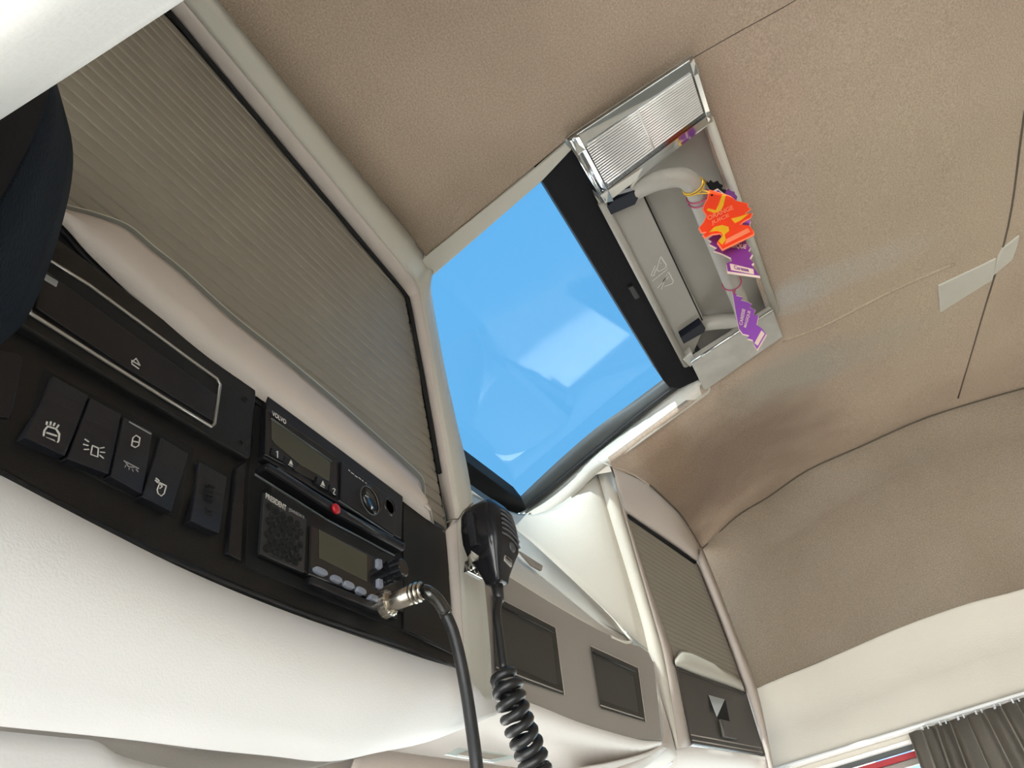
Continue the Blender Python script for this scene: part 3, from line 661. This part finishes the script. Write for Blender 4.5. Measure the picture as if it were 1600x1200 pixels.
# ================================================================== TACHOGRAPH
tg = thing('tachograph', tuple(atY(510, 755, YC)), 'black tachograph with display and two card slots in the upper bay', 'tachograph')
YT = YC - .007
plate('body', Ys([(407, 624), (520, 706), (620, 780), (617, 846), (520, 793), (400, 722)], YC), NY, 0, .007, BLACK2, tg, .001)
face('lip', [(399, 730), (520, 803), (618, 856), (616, 868), (510, 812), (397, 741)], YC, .011, BLACK2, tg, .002)
tube('lip_highlight', Ys([(398, 741), (510, 812), (616, 868)], YC - .0115), .0008, EDGEM, tg, 6)  # highlight along the lip, painted as a paler tube
face('left_panel', [(414, 640), (524, 715), (525, 772), (412, 712)], YT, .0015, GLOSS, tg)
face('display', [(424, 656), (516, 722), (514, 752), (470, 727), (430, 694), (424, 686)], YT - .0015, .0005, LCD, tg, .0003)
tube('display_edge', Ys([(424, 654), (518, 721)], YT - .002), .0007, EDGEM, tg, 6)
face('right_panel', [(531, 722), (618, 786), (614, 837), (529, 782)], YT, .0018, BLACK2, tg)
tube('card_slot', Ys([(433, 733), (508, 783)], YT - .0022), .0014, EDGEM, tg, 8)
tube('card_slot', Ys([(541, 802), (601, 840)], YT - .0030), .0014, EDGEM, tg, 8)
tube('trim_line', Ys([(529, 782), (614, 838)], YT - .0026), .0008, EDGEM, tg, 6)
for px in ([(424, 699), (442, 711), (440, 722), (422, 711)], [(443, 712), (462, 724), (460, 735), (441, 723)], [(494, 744), (512, 755), (510, 767), (492, 756)], [(514, 757), (526, 764), (525, 776), (512, 768)]):
    face('key', px, YT - .0015, .0012, BLACK2, tg, .0004)
YK = YT - .0028
stroke('digit', [[(432, 706), (434, 705), (434, 715)]], YK, INK, tg, 1.0)
stroke('digit', [[(520, 764), (522, 763), (524, 765), (521, 771), (524, 773)]], YK, INK, tg, 1.0)
for cx_, cy_ in ((454, 723), (504, 756)):
    plate('eject_mark', Ys([(cx_ - 2.5, cy_ + 1), (cx_, cy_ - 4.5), (cx_ + 3, cy_ + 4)], YK), NY, 0, .0005, INK, tg)
    stroke('eject_bar', [[(cx_ - 3, cy_ + 2.5), (cx_ + 3, cy_ + 6)]], YK, INK, tg, .7)
text('maker_lettering', 'VOLVO', atY(424, 649, YT - .0022), atY(446, 664, YT - .0022), .0042, (0, 0, 1), INK, tg)
stroke('small_print', [[(545, 734), (547, 736)], [(549, 738), (553, 741)], [(555, 743), (559, 746)], [(561, 746), (564, 749)], [(566, 750), (568, 752)], [(571, 754), (573, 755)]], YT - .0018, INK, tg, .8)
tag(lathe('seal_button', atY(523, 796, YC - .011), NY, [(0, .0042), (.002, .0042), (.003, .003)], RED, tg, 16), 'red round seal')
lathe('menu_dial', atY(578, 782, YT), NY, [(0, .0135), (.003, .0135), (.0045, .0118), (.0038, .0100)], GLOSS, tg, 32)
tube('dial_ring', [atY(578, 782, YT - .0045) + .0125 * V(math.cos(a_), 0, math.sin(a_)) for a_ in np.linspace(0, 2 * math.pi, 33)], .0005, EDGEM, tg, 6)
lathe('small_dial', atY(606, 793, YT), NY, [(0, .0085), (.002, .0085), (.003, .007), (.0018, .006)], GLOSS, tg, 24)
stroke('dial_mark', [[(571, 774), (574, 776), (576, 777)]], YT - .0045, INK, tg, .9)
plate('dial_arrow', Ys([(580, 790), (580, 796), (583, 793.5)], YT - .005), NY, 0, .0003, INK, tg)

# ================================================================== CB RADIO
cb = thing('cb_radio', tuple(atY(500, 870, YC)), 'black transceiver radio with speaker grille and grey keys in the lower bay', 'radio')
YR = YC - .008
plate('body', Ys([(408, 764), (510, 826), (617, 884), (618, 962), (500, 918), (400, 872)], YC), NY, 0, .008, BLACK, cb, .0012)
face('grille_panel', [(412, 770), (478, 812), (474, 896), (405, 866)], YR, .0008, GRILLE, cb)
holes = []
for r_ in range(7):
    for c_ in range(5):
        u_ = .15 + c_ * .165 + (.08 if r_ % 2 else 0); v_ = .17 + r_ * .115
        if u_ > .93: continue
        px_ = bil([(412, 770), (478, 812), (474, 896), (405, 866)], u_, v_)
        c0 = atY(*px_, YR - .0010)
        lathe('grille_hole', c0, NY, [(0, .0028), (.0004, .0028), (.0005, .0025), (-.001, .0022)], DEEP, cb, 10)
face('display_panel', [(482, 822), (617, 888), (616, 952), (480, 900)], YR, .002, GLOSS, cb, .001)
face('display', [(498, 827), (573, 867), (573, 909), (498, 872)], YR - .002, .0005, LCD, cb, .0003)
face('lower_rail', [(480, 902), (616, 958), (615, 970), (478, 914)], YR, .0035, BLACK2, cb, .001)
for cx_, cy_, hw in ((498, 894, 10), (523, 906, 8), (542, 915, 8), (561, 924, 7.5), (582, 936, 7.5)):
    q = []
    for a_ in np.linspace(0, 2 * math.pi, 17)[:-1]:
        s_x = math.copysign(abs(math.cos(a_)) ** .7, math.cos(a_)); s_y = math.copysign(abs(math.sin(a_)) ** .8, math.sin(a_))
        q.append((cx_ + hw * s_x, cy_ + hw * s_x * .45 + 5.0 * s_y))
    face('key', q, YR - .002, .0028, GREYBTN, cb, .0008)
for cx_, cy_ in ((590, 882), (591, 913)):
    face('key', [(cx_ - 4, cy_ - 8), (cx_ + 3, cy_ - 6), (cx_ + 4, cy_ + 6), (cx_ + 1, cy_ + 9), (cx_ - 4, cy_ + 5)], YR - .002, .0028, GREYBTN, cb, .0008)
kp = atY(604, 897, YR)
lathe('volume_knob', kp, NY, [(0, .0085), (.006, .0085), (.0062, .0072), (.0085, .0072), (.0087, .0078), (.016, .0072), (.0165, .006)], GLOSS, cb, 28, smooth=False, knurl=.09)
text('maker_lettering', 'PRESIDENT', atY(414, 779, YR - .0012), atY(446, 799, YR - .0012), .0044, (0, 0, 1), INK, cb)
text('model_lettering', 'JOHNSON II', atY(450, 800, YR - .0012), atY(474, 813, YR - .0012), .0034, (0, 0, 1), INKDIM, cb)

# ================================================================== MICROPHONE PLUG AND CABLE
pp = atY(597, 947, YR - .002)
pg = thing('microphone_plug', tuple(pp), 'nickel threaded plug with clear sleeve and black cable at the radio', 'plug')
lathe('locking_ring', pp, NY, [(0, .0085), (.001, .0098), (.0075, .0098), (.0085, .0085)], NICKEL, pg, 40, smooth=False, knurl=.05)
lathe('barrel', pp, NY, [(.008, .0070), (.0085, .0074), (.026, .0070), (.0265, .006)], NICKEL, pg, 28)
for h in (.0268, .0305, .0340):
    lathe('collar', pp, NY, [(h, .0055), (h + .0006, .0078 if h < .034 else .0070), (h + .0022, .0078 if h < .034 else .0070), (h + .003, .0056)], NICKEL, pg, 24)
e0 = pp + V(0, -.037, 0)
e = e0
cp = [e, atY(668, 926, e[1] - .006), atY(683, 938, e[1] - .010), atY(697, 960, e[1] - .012)]
tube('clear_sleeve', crspline(cp, 6), .0052, CLEAR, pg, 14)
tube('inner_cable', crspline(cp, 6), .0030, RUBBER, pg, 10)
cp2 = [cp[-1] + (cp[-2] - cp[-1]) * .15, atY(707, 985, cp[-1][1] - .002), atY(717, 1022, cp[-1][1] - .003), atY(727, 1072, cp[-1][1] - .003), atY(736, 1130, cp[-1][1] - .003), atY(745, 1200, cp[-1][1] - .003), atY(752, 1290, cp[-1][1])]
tube('cable', crspline(cp2, 6), .0044, RUBBER, pg, 14)

# ================================================================== HAND MICROPHONE ON ITS CLIP
mc = atY(766, 850, .262)
mk = thing('hand_microphone', tuple(mc), 'black handheld microphone hanging on the pillar clip with a coiled cord', 'microphone')
SLOTM = mat('microphone_grille', (.06, .06, .065), .4)
MA = .09
def ML(x, y, z): return V(x * math.cos(MA) + y * math.sin(MA), -x * math.sin(MA) + y * math.cos(MA), z)
def msec(z, wy, wx, cy=0, cx=0, n=28):        # rounded box section, straighter toward the front (-y, -x faces)
    out = []
    for k in range(n):
        a_ = 2 * math.pi * k / n; c, s = math.cos(a_), math.sin(a_)
        out.append(mc + ML(cx + wx * math.copysign(abs(c) ** .42, c), cy + wy * math.copysign(abs(s) ** .42, s), z))
    return out
top_z, bot_z = None, None
prof = [(.0385, .004, .006), (.0400, .010, .012), (.037, .0155, .017), (.028, .0195, .0215), (.014, .0205, .0235), (.0, .0205, .0235), (-.012, .0185, .0215), (-.024, .0135, .0155), (-.034, .0098, .0110), (-.041, .0080, .0090), (-.043, .0040, .0050)]
prof[0] = (.0405, .006, .008)
loft('shell', [msec(z, wy, wx) for z, wy, wx in prof], GLOSS, mk, closed=True)
me_ = None
loft('front_cover', [msec(z, wy * .62, wx * .93, cy=-wy * .48) for z, wy, wx in prof[1:-1]], BLACK2, mk, closed=True)
# talk bar on the side facing the camera
tb = [mc + ML(-.0215, .007, .026), mc + ML(-.0215, -.001, .026), mc + ML(-.0225, -.001, -.010), mc + ML(-.0225, .007, -.010)]
plate('talk_bar', tb, ML(-1, 0, 0), -.004, .0045, BTN, mk, .0012)
# grille slots and badge on the front face
def mfy(z):
    zs = [p[0] for p in prof[1:]][::-1]; ws = [p[1] for p in prof[1:]][::-1]; return -np.interp(z, zs, ws) * 1.10 - .0003
for k in range(6):
    z = .021 - k * .0052; half = .0105 + .0008 * k; pts = []
    for t in np.linspace(-1, 1, 9): pts.append(mc + ML(.001 + half * t, mfy(z) - .0001, z - .003 * t + .003 * (1 - t * t)))
    tube('grille_slot', pts, .0011, SLOTM, mk, 6)
lathe('capsule_disc', mc + ML(.004, mfy(-.011) + .001, -.010), ML(0, -1, 0), [(0, .0055), (.0014, .0050), (.0018, .0035)], SLOTM, mk, 20)
bd = [mc + ML(-.006, mfy(-.022), -.019), mc + ML(.007, mfy(-.022), -.0215), mc + ML(.007, mfy(-.026), -.0275), mc + ML(-.006, mfy(-.024), -.025)]
plate('badge', bd, ML(0, -1, 0), -.002, .0007, SILVER, mk, .0006)
tube('badge_lettering', [bd[0] * .6 + bd[3] * .4 + V(.002, -.001, 0), bd[1] * .6 + bd[2] * .4 + V(-.002, -.001, 0)], .0007, BLACK, mk, 6)
cd0 = mc + V(0, 0, -.042)
lathe('strain_relief', cd0 + V(0, 0, .004), (0, 0, -1), [(0, .0062), (.014, .0050), (.020, .0042)], RUBBER, mk, 16)
yk = .262
cpts = [cd0 + V(0, 0, -.012), atY(776, 960, yk), atY(781, 1000, yk), atY(787, 1046, yk)]
tube('cord', crspline(cpts, 6), .0038, RUBBER, mk, 12)
axp = crspline([atY(789, 1048, yk), atY(797, 1090, yk), atY(812, 1135, yk), atY(830, 1180, yk), atY(842, 1225, yk), atY(848, 1270, yk)], 20)
hel = []; S = 0; L = [0]
for a_, b_ in zip(axp[:-1], axp[1:]): L.append(L[-1] + np.linalg.norm(b_ - a_))
N = 560; tot = L[-1]; turns = tot / .0098
for k in range(N):
    s = tot * k / (N - 1); q = V(*[np.interp(s, L, [p[i] for p in axp]) for i in range(3)])
    i = min(int(np.searchsorted(L, s)), len(axp) - 1); i = max(i, 1); t = axp[i] - axp[i - 1]; t /= np.linalg.norm(t)
    u = np.cross(t, V(0, 1, 0)); u /= np.linalg.norm(u); w_ = np.cross(t, u); a_ = 2 * math.pi * turns * k / (N - 1)
    rr = .0098 * min(1, .35 + k / 40); hel.append(q + rr * (math.cos(a_) * u + math.sin(a_) * w_))
tube('coiled_cord', hel, .0040, RUBBER, mk, 10)
cl = thing('microphone_clip', tuple(atY(740, 880, .285)), 'small bright metal microphone clip screwed to the console pillar', 'clip')
yb = .284
plate('plate', Ys([(729, 876), (748, 886), (750, 906), (727, 894)], yb), NY, -.002, .003, CHROME, cl, .0006)
plate('hook', [atY(728, 876, .281), atY(748, 888, .281), atY(748, 868, .262), atY(736, 860, .262)], (-.3, -.4, -.8), 0, .0015, NICKEL, cl, .0005)
for p in ((734, 887), (743, 893)):
    lathe('screw', atY(*p, .2815), NY, [(0, .0032), (.0015, .0030), (.0022, .0016)], NICKEL, cl, 14)
    lathe('screw_slot', atY(*p, .2790), NY, [(0, .0012), (.0004, .0010)], DEEP, cl, 8)

# ================================================================== CENTRE SHELF PANEL with two trays
TPp = (.72, .3385, .3); TN = V(-.141, -.99, 0) / np.linalg.norm(V(-.141, -.99, 0))
def oT(px, py, d=0): return on(px, py, V(*TPp) + TN * d, TN)
cs = thing('centre_shelf', tuple(oT(880, 1000)), 'taupe centre shelf panel with two dark recessed trays beside the microphone', 'shelf panel')
pan = [(738, 860), (760, 875), (792, 898), (859, 940), (905, 967), (945, 988), (978, 1004), (1000, 1009), (1013, 1018), (1021, 1034), (1027, 1075), (1035, 1158), (985, 1155), (900, 1128), (838, 1102), (774, 1078), (745, 1075)]
plate('panel', [oT(*p) for p in pan], TN, -.02, 0, GREYP, cs, .002)
def tray(o, i, lab):      # o outer frame, i inner opening (pixels)
    k = len(o); O3_ = [oT(*p, .003) for p in o]; I3_ = [oT(*p, .0015) for p in i]
    vs_ = O3_ + I3_ + [oT(*p, -.012) for p in i] + [oT(*p, -.003) for p in o]; fs_ = []
    for j in range(4):
        j2 = (j + 1) % 4; fs_ += [[j, j2, 4 + j2, 4 + j], [4 + j, 4 + j2, 8 + j2, 8 + j], [j, j2, 12 + j2, 12 + j]]
    f_ = link('tray_frame', mesh_from(vs_, fs_), TRAYM, cs, bevel=.0012)
    plate('tray_floor', [oT(*p, .0012) for p in i], TN, -.004, 0, mat('tray_floor_plastic' + lab, (.040, .037, .033), .5, bump=.2), cs)
    tube('tray_rim', [oT(*p, .003) for p in (o[0], o[1], o[2])], .0010, GREYP, cs, 6)
    tube('inner_rim', [oT(*lerp2(p, q, .55), .0035) for p, q in ((o[0], i[0]), (o[1], i[1]))], .0009, BTN, cs, 6)
    tube('lower_rim', [oT(*lerp2(p, q, .35), .0035) for p, q in ((o[3], i[3]), (o[2], i[2]))], .0009, GREYP, cs, 6)
tray([(770, 929), (868, 980), (882, 1086), (774, 1049)], [(775, 952), (862, 995), (872, 1072), (777, 1030)], 'a')
tray([(923, 1009), (997, 1043), (1009, 1128), (939, 1107)], [(929, 1028), (990, 1056), (999, 1114), (938, 1093)], 'b')
tag(cs.children[1] if len(cs.children) > 1 else cs, None)
# underside of the shelf, lamp lens, and rounded corner
c0 = [(640, 1040), (690, 1058), (745, 1072), (774, 1078), (838, 1102), (870, 1115), (900, 1127), (950, 1143), (1000, 1156), (1034, 1158)]
c1 = [(600, 1090), (660, 1100), (720, 1104), (780, 1112), (830, 1125), (865, 1137), (900, 1148), (950, 1160), (1000, 1168), (1033, 1161)]
c2 = [(560, 1166), (600, 1171), (670, 1181), (740, 1190), (800, 1198), (850, 1203), (900, 1200), (950, 1192), (1000, 1179), (1032, 1165)]
c3 = [(540, 1230), (590, 1240), (660, 1250), (740, 1260), (800, 1262), (850, 1260), (910, 1240), (965, 1220), (1012, 1195), (1040, 1168)]
D2 = [-.05 * math.dist(p, q) / 110 for p, q in zip(c0, c2)]
def TT(px, y=None, d=0): return [oT(*p, d) if y is None else atY(*p, y) for p in px]
loft('underside', [crspline(TT(c0, None, .001), 4), crspline([oT(*p, .12 * D2[k]) for k, p in enumerate(c1)], 4), crspline([oT(*p, D2[k]) for k, p in enumerate(c2)], 4)], WHITE, cs, thick=.002)
loft('underside_lip', [crspline([oT(*p, D2[k]) for k, p in enumerate(c2)], 4), crspline([oT(*p, D2[k] - .006) for k, p in enumerate(c3)], 4)], PINK, cs, thick=.002)
LQ = [(692, 1180), (715, 1169), (815, 1182), (770, 1193)]
plate('underside_lamp', [oT(*p, -.034) for p in LQ], TN, 0, .002, mat('lamp_cover', (.62, .72, .72), .2, coat=.5), cs, .001)
plate('underside_lamp_lens', [oT(*lerp2(p, (750, 1181), .35), -.032) for p in LQ], TN, 0, .002, PEARL, cs, .0005)

# moulding behind the trays, up to the hatch frame (lit by the sun through the hatch)
A_up = [(730, 775), (780, 803), (835, 818), (880, 792), (925, 751), (934, 741)]
D_ln = [(735, 800), (775, 812), (812, 828), (880, 892), (945, 955), (985, 1000)]
cw = thing('front_corner_moulding', tuple(oh(870, 820)), 'cream sunlit corner moulding between the roof hatch and the centre shelf', 'moulding')
up3 = [oh(725, 768, -.028), oh(780, 796, -.028), oh(835, 812, -.028), oh(880, 786, -.026), on(925, 751, V(1.34, .29, .315), (-.27, -.963, -.097)), on(934, 742, V(1.34, .29, .315), (-.27, -.963, -.097))]
ln3 = [atY(735, 800, .44), atY(775, 812, .44), atY(808, 827, .43), atY(870, 884, .38), atY(945, 955, .325), oT(1003, 1004)]
rt3 = []
mid = [[a_ * (1 - t) + b_ * t for a_, b_ in zip(up3, ln3)] for t in (0, .25, .5, .75, 1)]
# right edge follows the rib
ribL = [(934, 742), (953, 808), (975, 880), (995, 950), (1013, 1017)]
KN = V(-.27, -.963, -.097); KP = V(1.40, .30, .33) * .955
def oK(px, py, d=0):
    n = KN / np.linalg.norm(KN); return on(px, py, KP + n * d, n)
for r_, rp_ in zip(mid, ribL): r_[-1] = oK(*rp_, -.004)
for r_, f_ in zip(mid, (0, .25, .5, .75, 1)):
    p5_ = lerp2((925, 751), (975, 985), f_); dd = r_[-2]; L_ = dd[1]; r_[-2] = atY(*p5_, L_)
loft('corner_wall', mid, CREAM, cw, thick=.002, sub=1)
# shelf wedge under the bright line: lip and recess
lw = [oT(738, 860, -.001), oT(760, 874, -.001), oT(792, 897, -.001), oT(859, 939, -.001), oT(930, 980, -.001), oT(988, 1005, -.001)]
loft('lower_lip', [ln3[:5] + [oT(985, 998)], [a_ * .5 + b_ * .5 + V(0, .006, 0) for a_, b_ in zip(ln3[:5] + [oT(985, 998)], lw)], lw, [p + V(.002, .002, -.012) for p in lw]], CREAM, cw, thick=.002, sub=0)
tube('lip_bead', crspline(ln3[2:5] + [oT(980, 993), oT(986, 1001), oT(978, 1004), oT(955, 995)], 5), .0020, CREAM, cw, 8)
plate('finger_slot', [atY(*p, .352) for p in [(808, 862), (824, 872), (845, 885), (843, 893), (828, 885)]], NY, 0, .004, GREYP, cw, .001)

# ================================================================== RIGHT CORNER CABINET
kc = thing('corner_cabinet', tuple(oK(1120, 1040)), 'passenger side overhead corner cabinet with small roller shutter and dark drawer', 'cabinet')
nK = KN / np.linalg.norm(KN)
# rib at its left edge
rl = [(934, 741), (953, 808), (975, 880), (1001, 967), (1013, 1017), (1035, 1100), (1056, 1172)]
rr_ = [(956, 737), (970, 788), (993, 868), (1018, 955), (1036, 1020), (1050, 1100), (1061, 1170)]
sr = [(979, 803), (994, 850), (1014, 912), (1035, 975), (1055, 1033), (1068, 1100), (1081, 1165)]
RL = [oK(*p, -.004) for p in rl]; RR = [oK(*p, .012) for p in rr_]; SR = [oK(*p, -.002) for p in sr]
loft('edge_rib', [crspline([p + V(-.002, .03, 0) for p in RL], 4), crspline(RL, 4), crspline([oK(*lerp2(p, q, .35), .010) for p, q in zip(rl, rr_)], 4), crspline([oK(*lerp2(p, q, .8), .013) for p, q in zip(rl, rr_)], 4), crspline(RR, 4)], CREAM, kc, thick=.001)
loft('side_frame', [crspline(RR, 4), crspline([a_ * .5 + b_ * .5 for a_, b_ in zip(RR, SR)], 4), crspline(SR, 4)], PINK, kc, thick=.001)
ho = [(953, 728), (985, 738), (1016, 758), (1045, 785), (1068, 810), (1097, 858)]
hi = [(979, 803), (1000, 818), (1020, 831), (1042, 846), (1062, 860), (1088, 879)]
HO = [onC(*p) for p in ho]; HI = [oK(*p, -.002) for p in hi]
loft('header', [crspline([p + V(0, .02, .02) for p in HO], 4), crspline(HO, 4), crspline([oK(*lerp2(p, q, .55), .012) for p, q in zip(ho, hi)], 4), crspline([oK(*lerp2(p, q, .85), .010) for p, q in zip(ho, hi)], 4), crspline(HI, 4)], PINK, kc, thick=.001)
fo = [(1097, 856), (1120, 912), (1150, 990), (1182, 1074), (1207, 1190), (1212, 1215)]
fi = [(1088, 879), (1108, 928), (1136, 1000), (1163, 1078), (1195, 1181), (1202, 1212)]
FO = [oK(*p, .010) for p in fo]; FI = [oK(*p, -.002) for p in fi]
loft('right_frame', [crspline([p + V(.01, .03, 0) for p in FO], 4), crspline(FO, 4), crspline([oK(*lerp2(p, q, .6), .012) for p, q in zip(fo, fi)], 4), crspline(FI, 4)], PINK, kc, thick=.001)
tube('headliner_gap', crspline([p * .996 for p in HO[2:]], 4), .0014, SEAMM, kc, 6)
# shutter slats
SQ = [(979, 803), (1088, 879), (1164, 1080), (1058, 1036)]
n2s = 26
for k in range(n2s):
    t0, t1_ = k / n2s, (k + .94) / n2s
    q = [oK(*bil(SQ, -.02, t0), -.003), oK(*bil(SQ, 1.01, t0), -.003), oK(*bil(SQ, 1.01, t1_), -.0042), oK(*bil(SQ, -.02, t1_), -.0042)]
    plate('shutter_slat', q, nK, -.003, .0006, SLAT, kc)
plate('shutter_backing', [oK(*p, -.008) for p in [(970, 790), (1095, 872), (1170, 1090), (1050, 1040)]], nK, -.002, 0, DEEP, kc)
tube('shutter_gasket', [oK(981, 806, -.001), oK(1086, 879, -.001)], .0035, DEEP, kc, 8)
# sill
s_o = [(1054, 1030), (1060, 1019), (1068, 1016), (1100, 1030), (1140, 1050), (1158, 1064)]
s_i = [(1056, 1041), (1068, 1046), (1090, 1055), (1115, 1064), (1140, 1073), (1165, 1083)]
S_O = [oK(*p, -.001) for p in s_o]; S_I = [oK(*p, .001) for p in s_i]
loft('sill', [crspline(S_O, 4), crspline([oK(*lerp2(p, q, .25), .009) for p, q in zip(s_o, s_i)], 4), crspline([oK(*lerp2(p, q, .7), .010) for p, q in zip(s_o, s_i)], 4), crspline(S_I, 4)], LIGHT, kc, thick=.001)
# drawer
DQ = [(1056, 1042), (1165, 1083), (1195, 1181), (1081, 1162)]
dr = plate('drawer_front', [oK(*p, 0) for p in DQ], nK, -.01, .002, DRAWM, kc, .0015)
tube('drawer_top_edge', [oK(*bil(DQ, .0, .03), .003), oK(*bil(DQ, 1, .03), .003)], .0012, DRAWM, kc, 6)
for t in (.88, .95): tube('drawer_lower_edge', [oK(*bil(DQ, .02, t), .003), oK(*bil(DQ, .98, t), .003)], .0011, GREYP, kc, 6)
hk = [(1107, 1086), (1133, 1093), (1140, 1128), (1122, 1124)]
plate('handle_recess', [oK(*p, .002) for p in hk], nK, 0, .0006, DEEP, dr)
tri = [oK(1107, 1086, .0026), oK(1132, 1093, .0026), oK(1120, 1120, .010)]
plate('handle_scoop', tri, nK, 0, .0006, mat('scoop_plastic', (.36, .37, .38), .3), dr)
plate('handle_tab', [oK(*p, .003) for p in [(1122, 1124), (1141, 1129), (1148, 1156), (1128, 1153)]], nK, 0, .006, DRAWM, dr, .002)
# cabinet underside
loft('underside', [crspline([oK(*p, .002) for p in [(1056, 1170), (1081, 1166), (1138, 1174), (1195, 1183), (1210, 1200)]], 4), crspline([oK(*p, -.006) for p in [(1050, 1195), (1090, 1190), (1140, 1195), (1195, 1200), (1212, 1215)]], 4), crspline([oK(*p, -.08) for p in [(980, 1240), (1050, 1260), (1100, 1260), (1150, 1260), (1230, 1260)]], 4)], WHITE, kc, thick=.002)
loft('corner_band', [crspline([oT(*p, -.002) for p in [(1020, 1030), (1030, 1090), (1037, 1150), (1020, 1172), (960, 1190), (880, 1204)]], 4), crspline([oK(1012, 1018, -.006), oK(1034, 1095, -.006), oK(1057, 1174, -.006), oK(1050, 1190, -.01), oK(1020, 1205, -.02), oK(960, 1225, -.04)], 4)], PINK, kc, thick=.002)

# ================================================================== SUNBLIND HOUSING under the console, at the windscreen top
vs1 = [(-150, 1100), (0, 1128), (150, 1145), (300, 1160), (450, 1175), (600, 1165), (750, 1150)]
sb = thing('windscreen_header_trim', tuple(atY(200, 1180, .4)), 'pale windscreen header trim with curved ridge below the left console', 'trim')
H0 = [atY(p[0], p[1] - 10, .43) for p in vs1]
H1 = [atY(*p, .42) for p in [(-150, 1130), (0, 1146), (100, 1156), (150, 1162), (190, 1185), (280, 1205), (420, 1215)]]
H2 = [p + V(0, -.008, -.012) for p in H1]
H3 = [p + V(0, .03, -.12) for p in H1]
loft('header_panel', [crspline(H0, 4), crspline(H1, 4)], GREYP, sb, thick=.003)
loft('visor_ridge', [crspline(H1, 4), crspline(H2, 4), crspline(H3, 4)], WHITE, sb, thick=.003)
tube('edge_line', crspline([atY(p[0], p[1] + 4, .425) for p in vs1[:3]] + [atY(300, 1170, .425)], 4), .003, GREYP, sb, 8)
plate('right_header_panel', [atY(*p, .44) for p in [(440, 1150), (470, 1260), (900, 1300), (900, 1150)]], NY, -.003, 0, PINK, sb)
tube('trim_bead', [atY(585, 1168, .436), atY(860, 1212, .436)], .003, WHITE, sb, 8)

# ================================================================== NAVY PADDED OBJECT, left edge
nv = thing('padded_visor', tuple(atY(20, 340, .21)), 'dark navy padded visor edge hanging in front of the left console', 'visor')
e1 = [(60, 70), (76, 125), (68, 170), (50, 215), (25, 265), (0, 310), (-40, 370), (-90, 430)]
e2 = [(70, 70), (98, 165), (112, 225), (111, 280), (97, 345), (72, 425), (38, 500), (-10, 545)]
E0 = [atY(p[0] - 190, p[1] + 0, .190) for p in e1]
E1 = [atY(*p, .190) for p in e1]; E2 = [atY(*p, .260) for p in e2]
E1b = [atY(*lerp2(p, q, .05), .190) for p, q in zip(e1, e2)]
Em = [atY(*lerp2(p, q, .45), .213) for p, q in zip(e1, e2)]; En = [atY(*lerp2(p, q, .85), .240) for p, q in zip(e1, e2)]
loft('face_board', [crspline(E0, 4), crspline(E1, 4)], mat('visor_board', (.010, .009, .010), .8, bump=.3, spec=.2), nv, thick=.001)
loft('padded_edge', [crspline(E1, 4), crspline(E1b, 4), crspline(Em, 4), crspline(En, 4), crspline(E2, 4), crspline([p + V(-.03, .015, 0) for p in E2], 4), crspline([p + V(-.12, .01, 0) for p in E2], 4)], NAVY, nv, thick=.001)

# ================================================================== CURTAIN, RAIL, GLIDERS
def railpt(y, dz=0, x=1.640):
    z0 = low3[4][2]; sl = LW[2] / LW[1]; return V(x, y, z0 + (y - low3[4][1]) * sl + dz)
rl_ = tube('curtain_rail', [railpt(.25, -.002), railpt(-1.1, -.002)], .0035, mat('white_rail', (.75, .75, .74), .35), None, 8)
tag(rl_, 'thin white curtain rail along the top of the passenger door window', 'curtain rail')
cu = thing('curtain', tuple(railpt(-.1, -.1)), 'taupe pleated fabric curtain gathered on the rail at the passenger window', 'curtain')
ystart = atX(1428, 1142, 1.635)[1]
rows = []; NP = 420
for j in range(7):
    t = j / 6; r_ = []
    for k in range(NP):
        u = k / (NP - 1); y = ystart + .004 - u * .62 + .016 * t * math.sin(u * 19) + .028 * t * (1 - u * 1.5 if u < .66 else 0)
        amp = .012 + .007 * t; ph = u * 150 + 1.2 * math.sin(u * 17) + .5 * t * math.sin(u * 31)
        q = railpt(y, -.010 - .30 * t, 1.637); q[0] += amp * math.sin(ph) + .003 * math.sin(ph * 2.3); q[1] += amp * .5 * math.cos(ph); q[2] += .003 * math.sin(ph) * (1 - t); r_.append(q)
    rows.append(r_)
loft('pleated_cloth', rows, CURT, cu, thick=.0015)
GL = mat('white_glider', (.7, .72, .74), .3)
for k in range(22):
    y = ystart - .004 - k * .0105 - (.012 * (k % 3 == 0))
    q = railpt(y, -.006, 1.632 + .004 * (k % 2)); lathe('glider', q, (-.2, .1, -1), [(0, .0014), (.0015, .0024), (.0035, .0010), (.006, .0016), (.007, .001)], GL, cu, 8)

# outside the door window: a pale trailer side with a blue round mark, a few metres off
tr = thing('parked_trailer', (5.2, -.6, -1.0), 'pale bodied vehicle outside the passenger window with a blue round emblem', 'vehicle')
plate('side', [V(5.2, -3.5, -2.3), V(5.2, 4.0, -2.3), V(5.2, 4.0, 3.2), V(5.2, -3.5, 3.2)], (-1, 0, 0), -2.4, 0, mat('pale_body', (.62, .72, .74), .5), tr, .03)
ec = atX(1408, 1207, 5.18)
lathe('emblem', ec, (-1, 0, 0), [(0, .16), (.02, .155)], mat('emblem_white', (.8, .84, .88), .4), tr, 32)
lathe('emblem_disc', ec + V(-.02, 0, 0), (-1, 0, 0), [(0, .135), (.01, .13)], mat('emblem_blue', (.12, .25, .62), .4), tr, 32)

# ------------------------------------------------------------------ set the cab on its floor: floor top at z = 0
for o in list(bpy.data.objects):
    if o.parent is None and o.type in ('MESH', 'EMPTY'): o.location.z += EYE
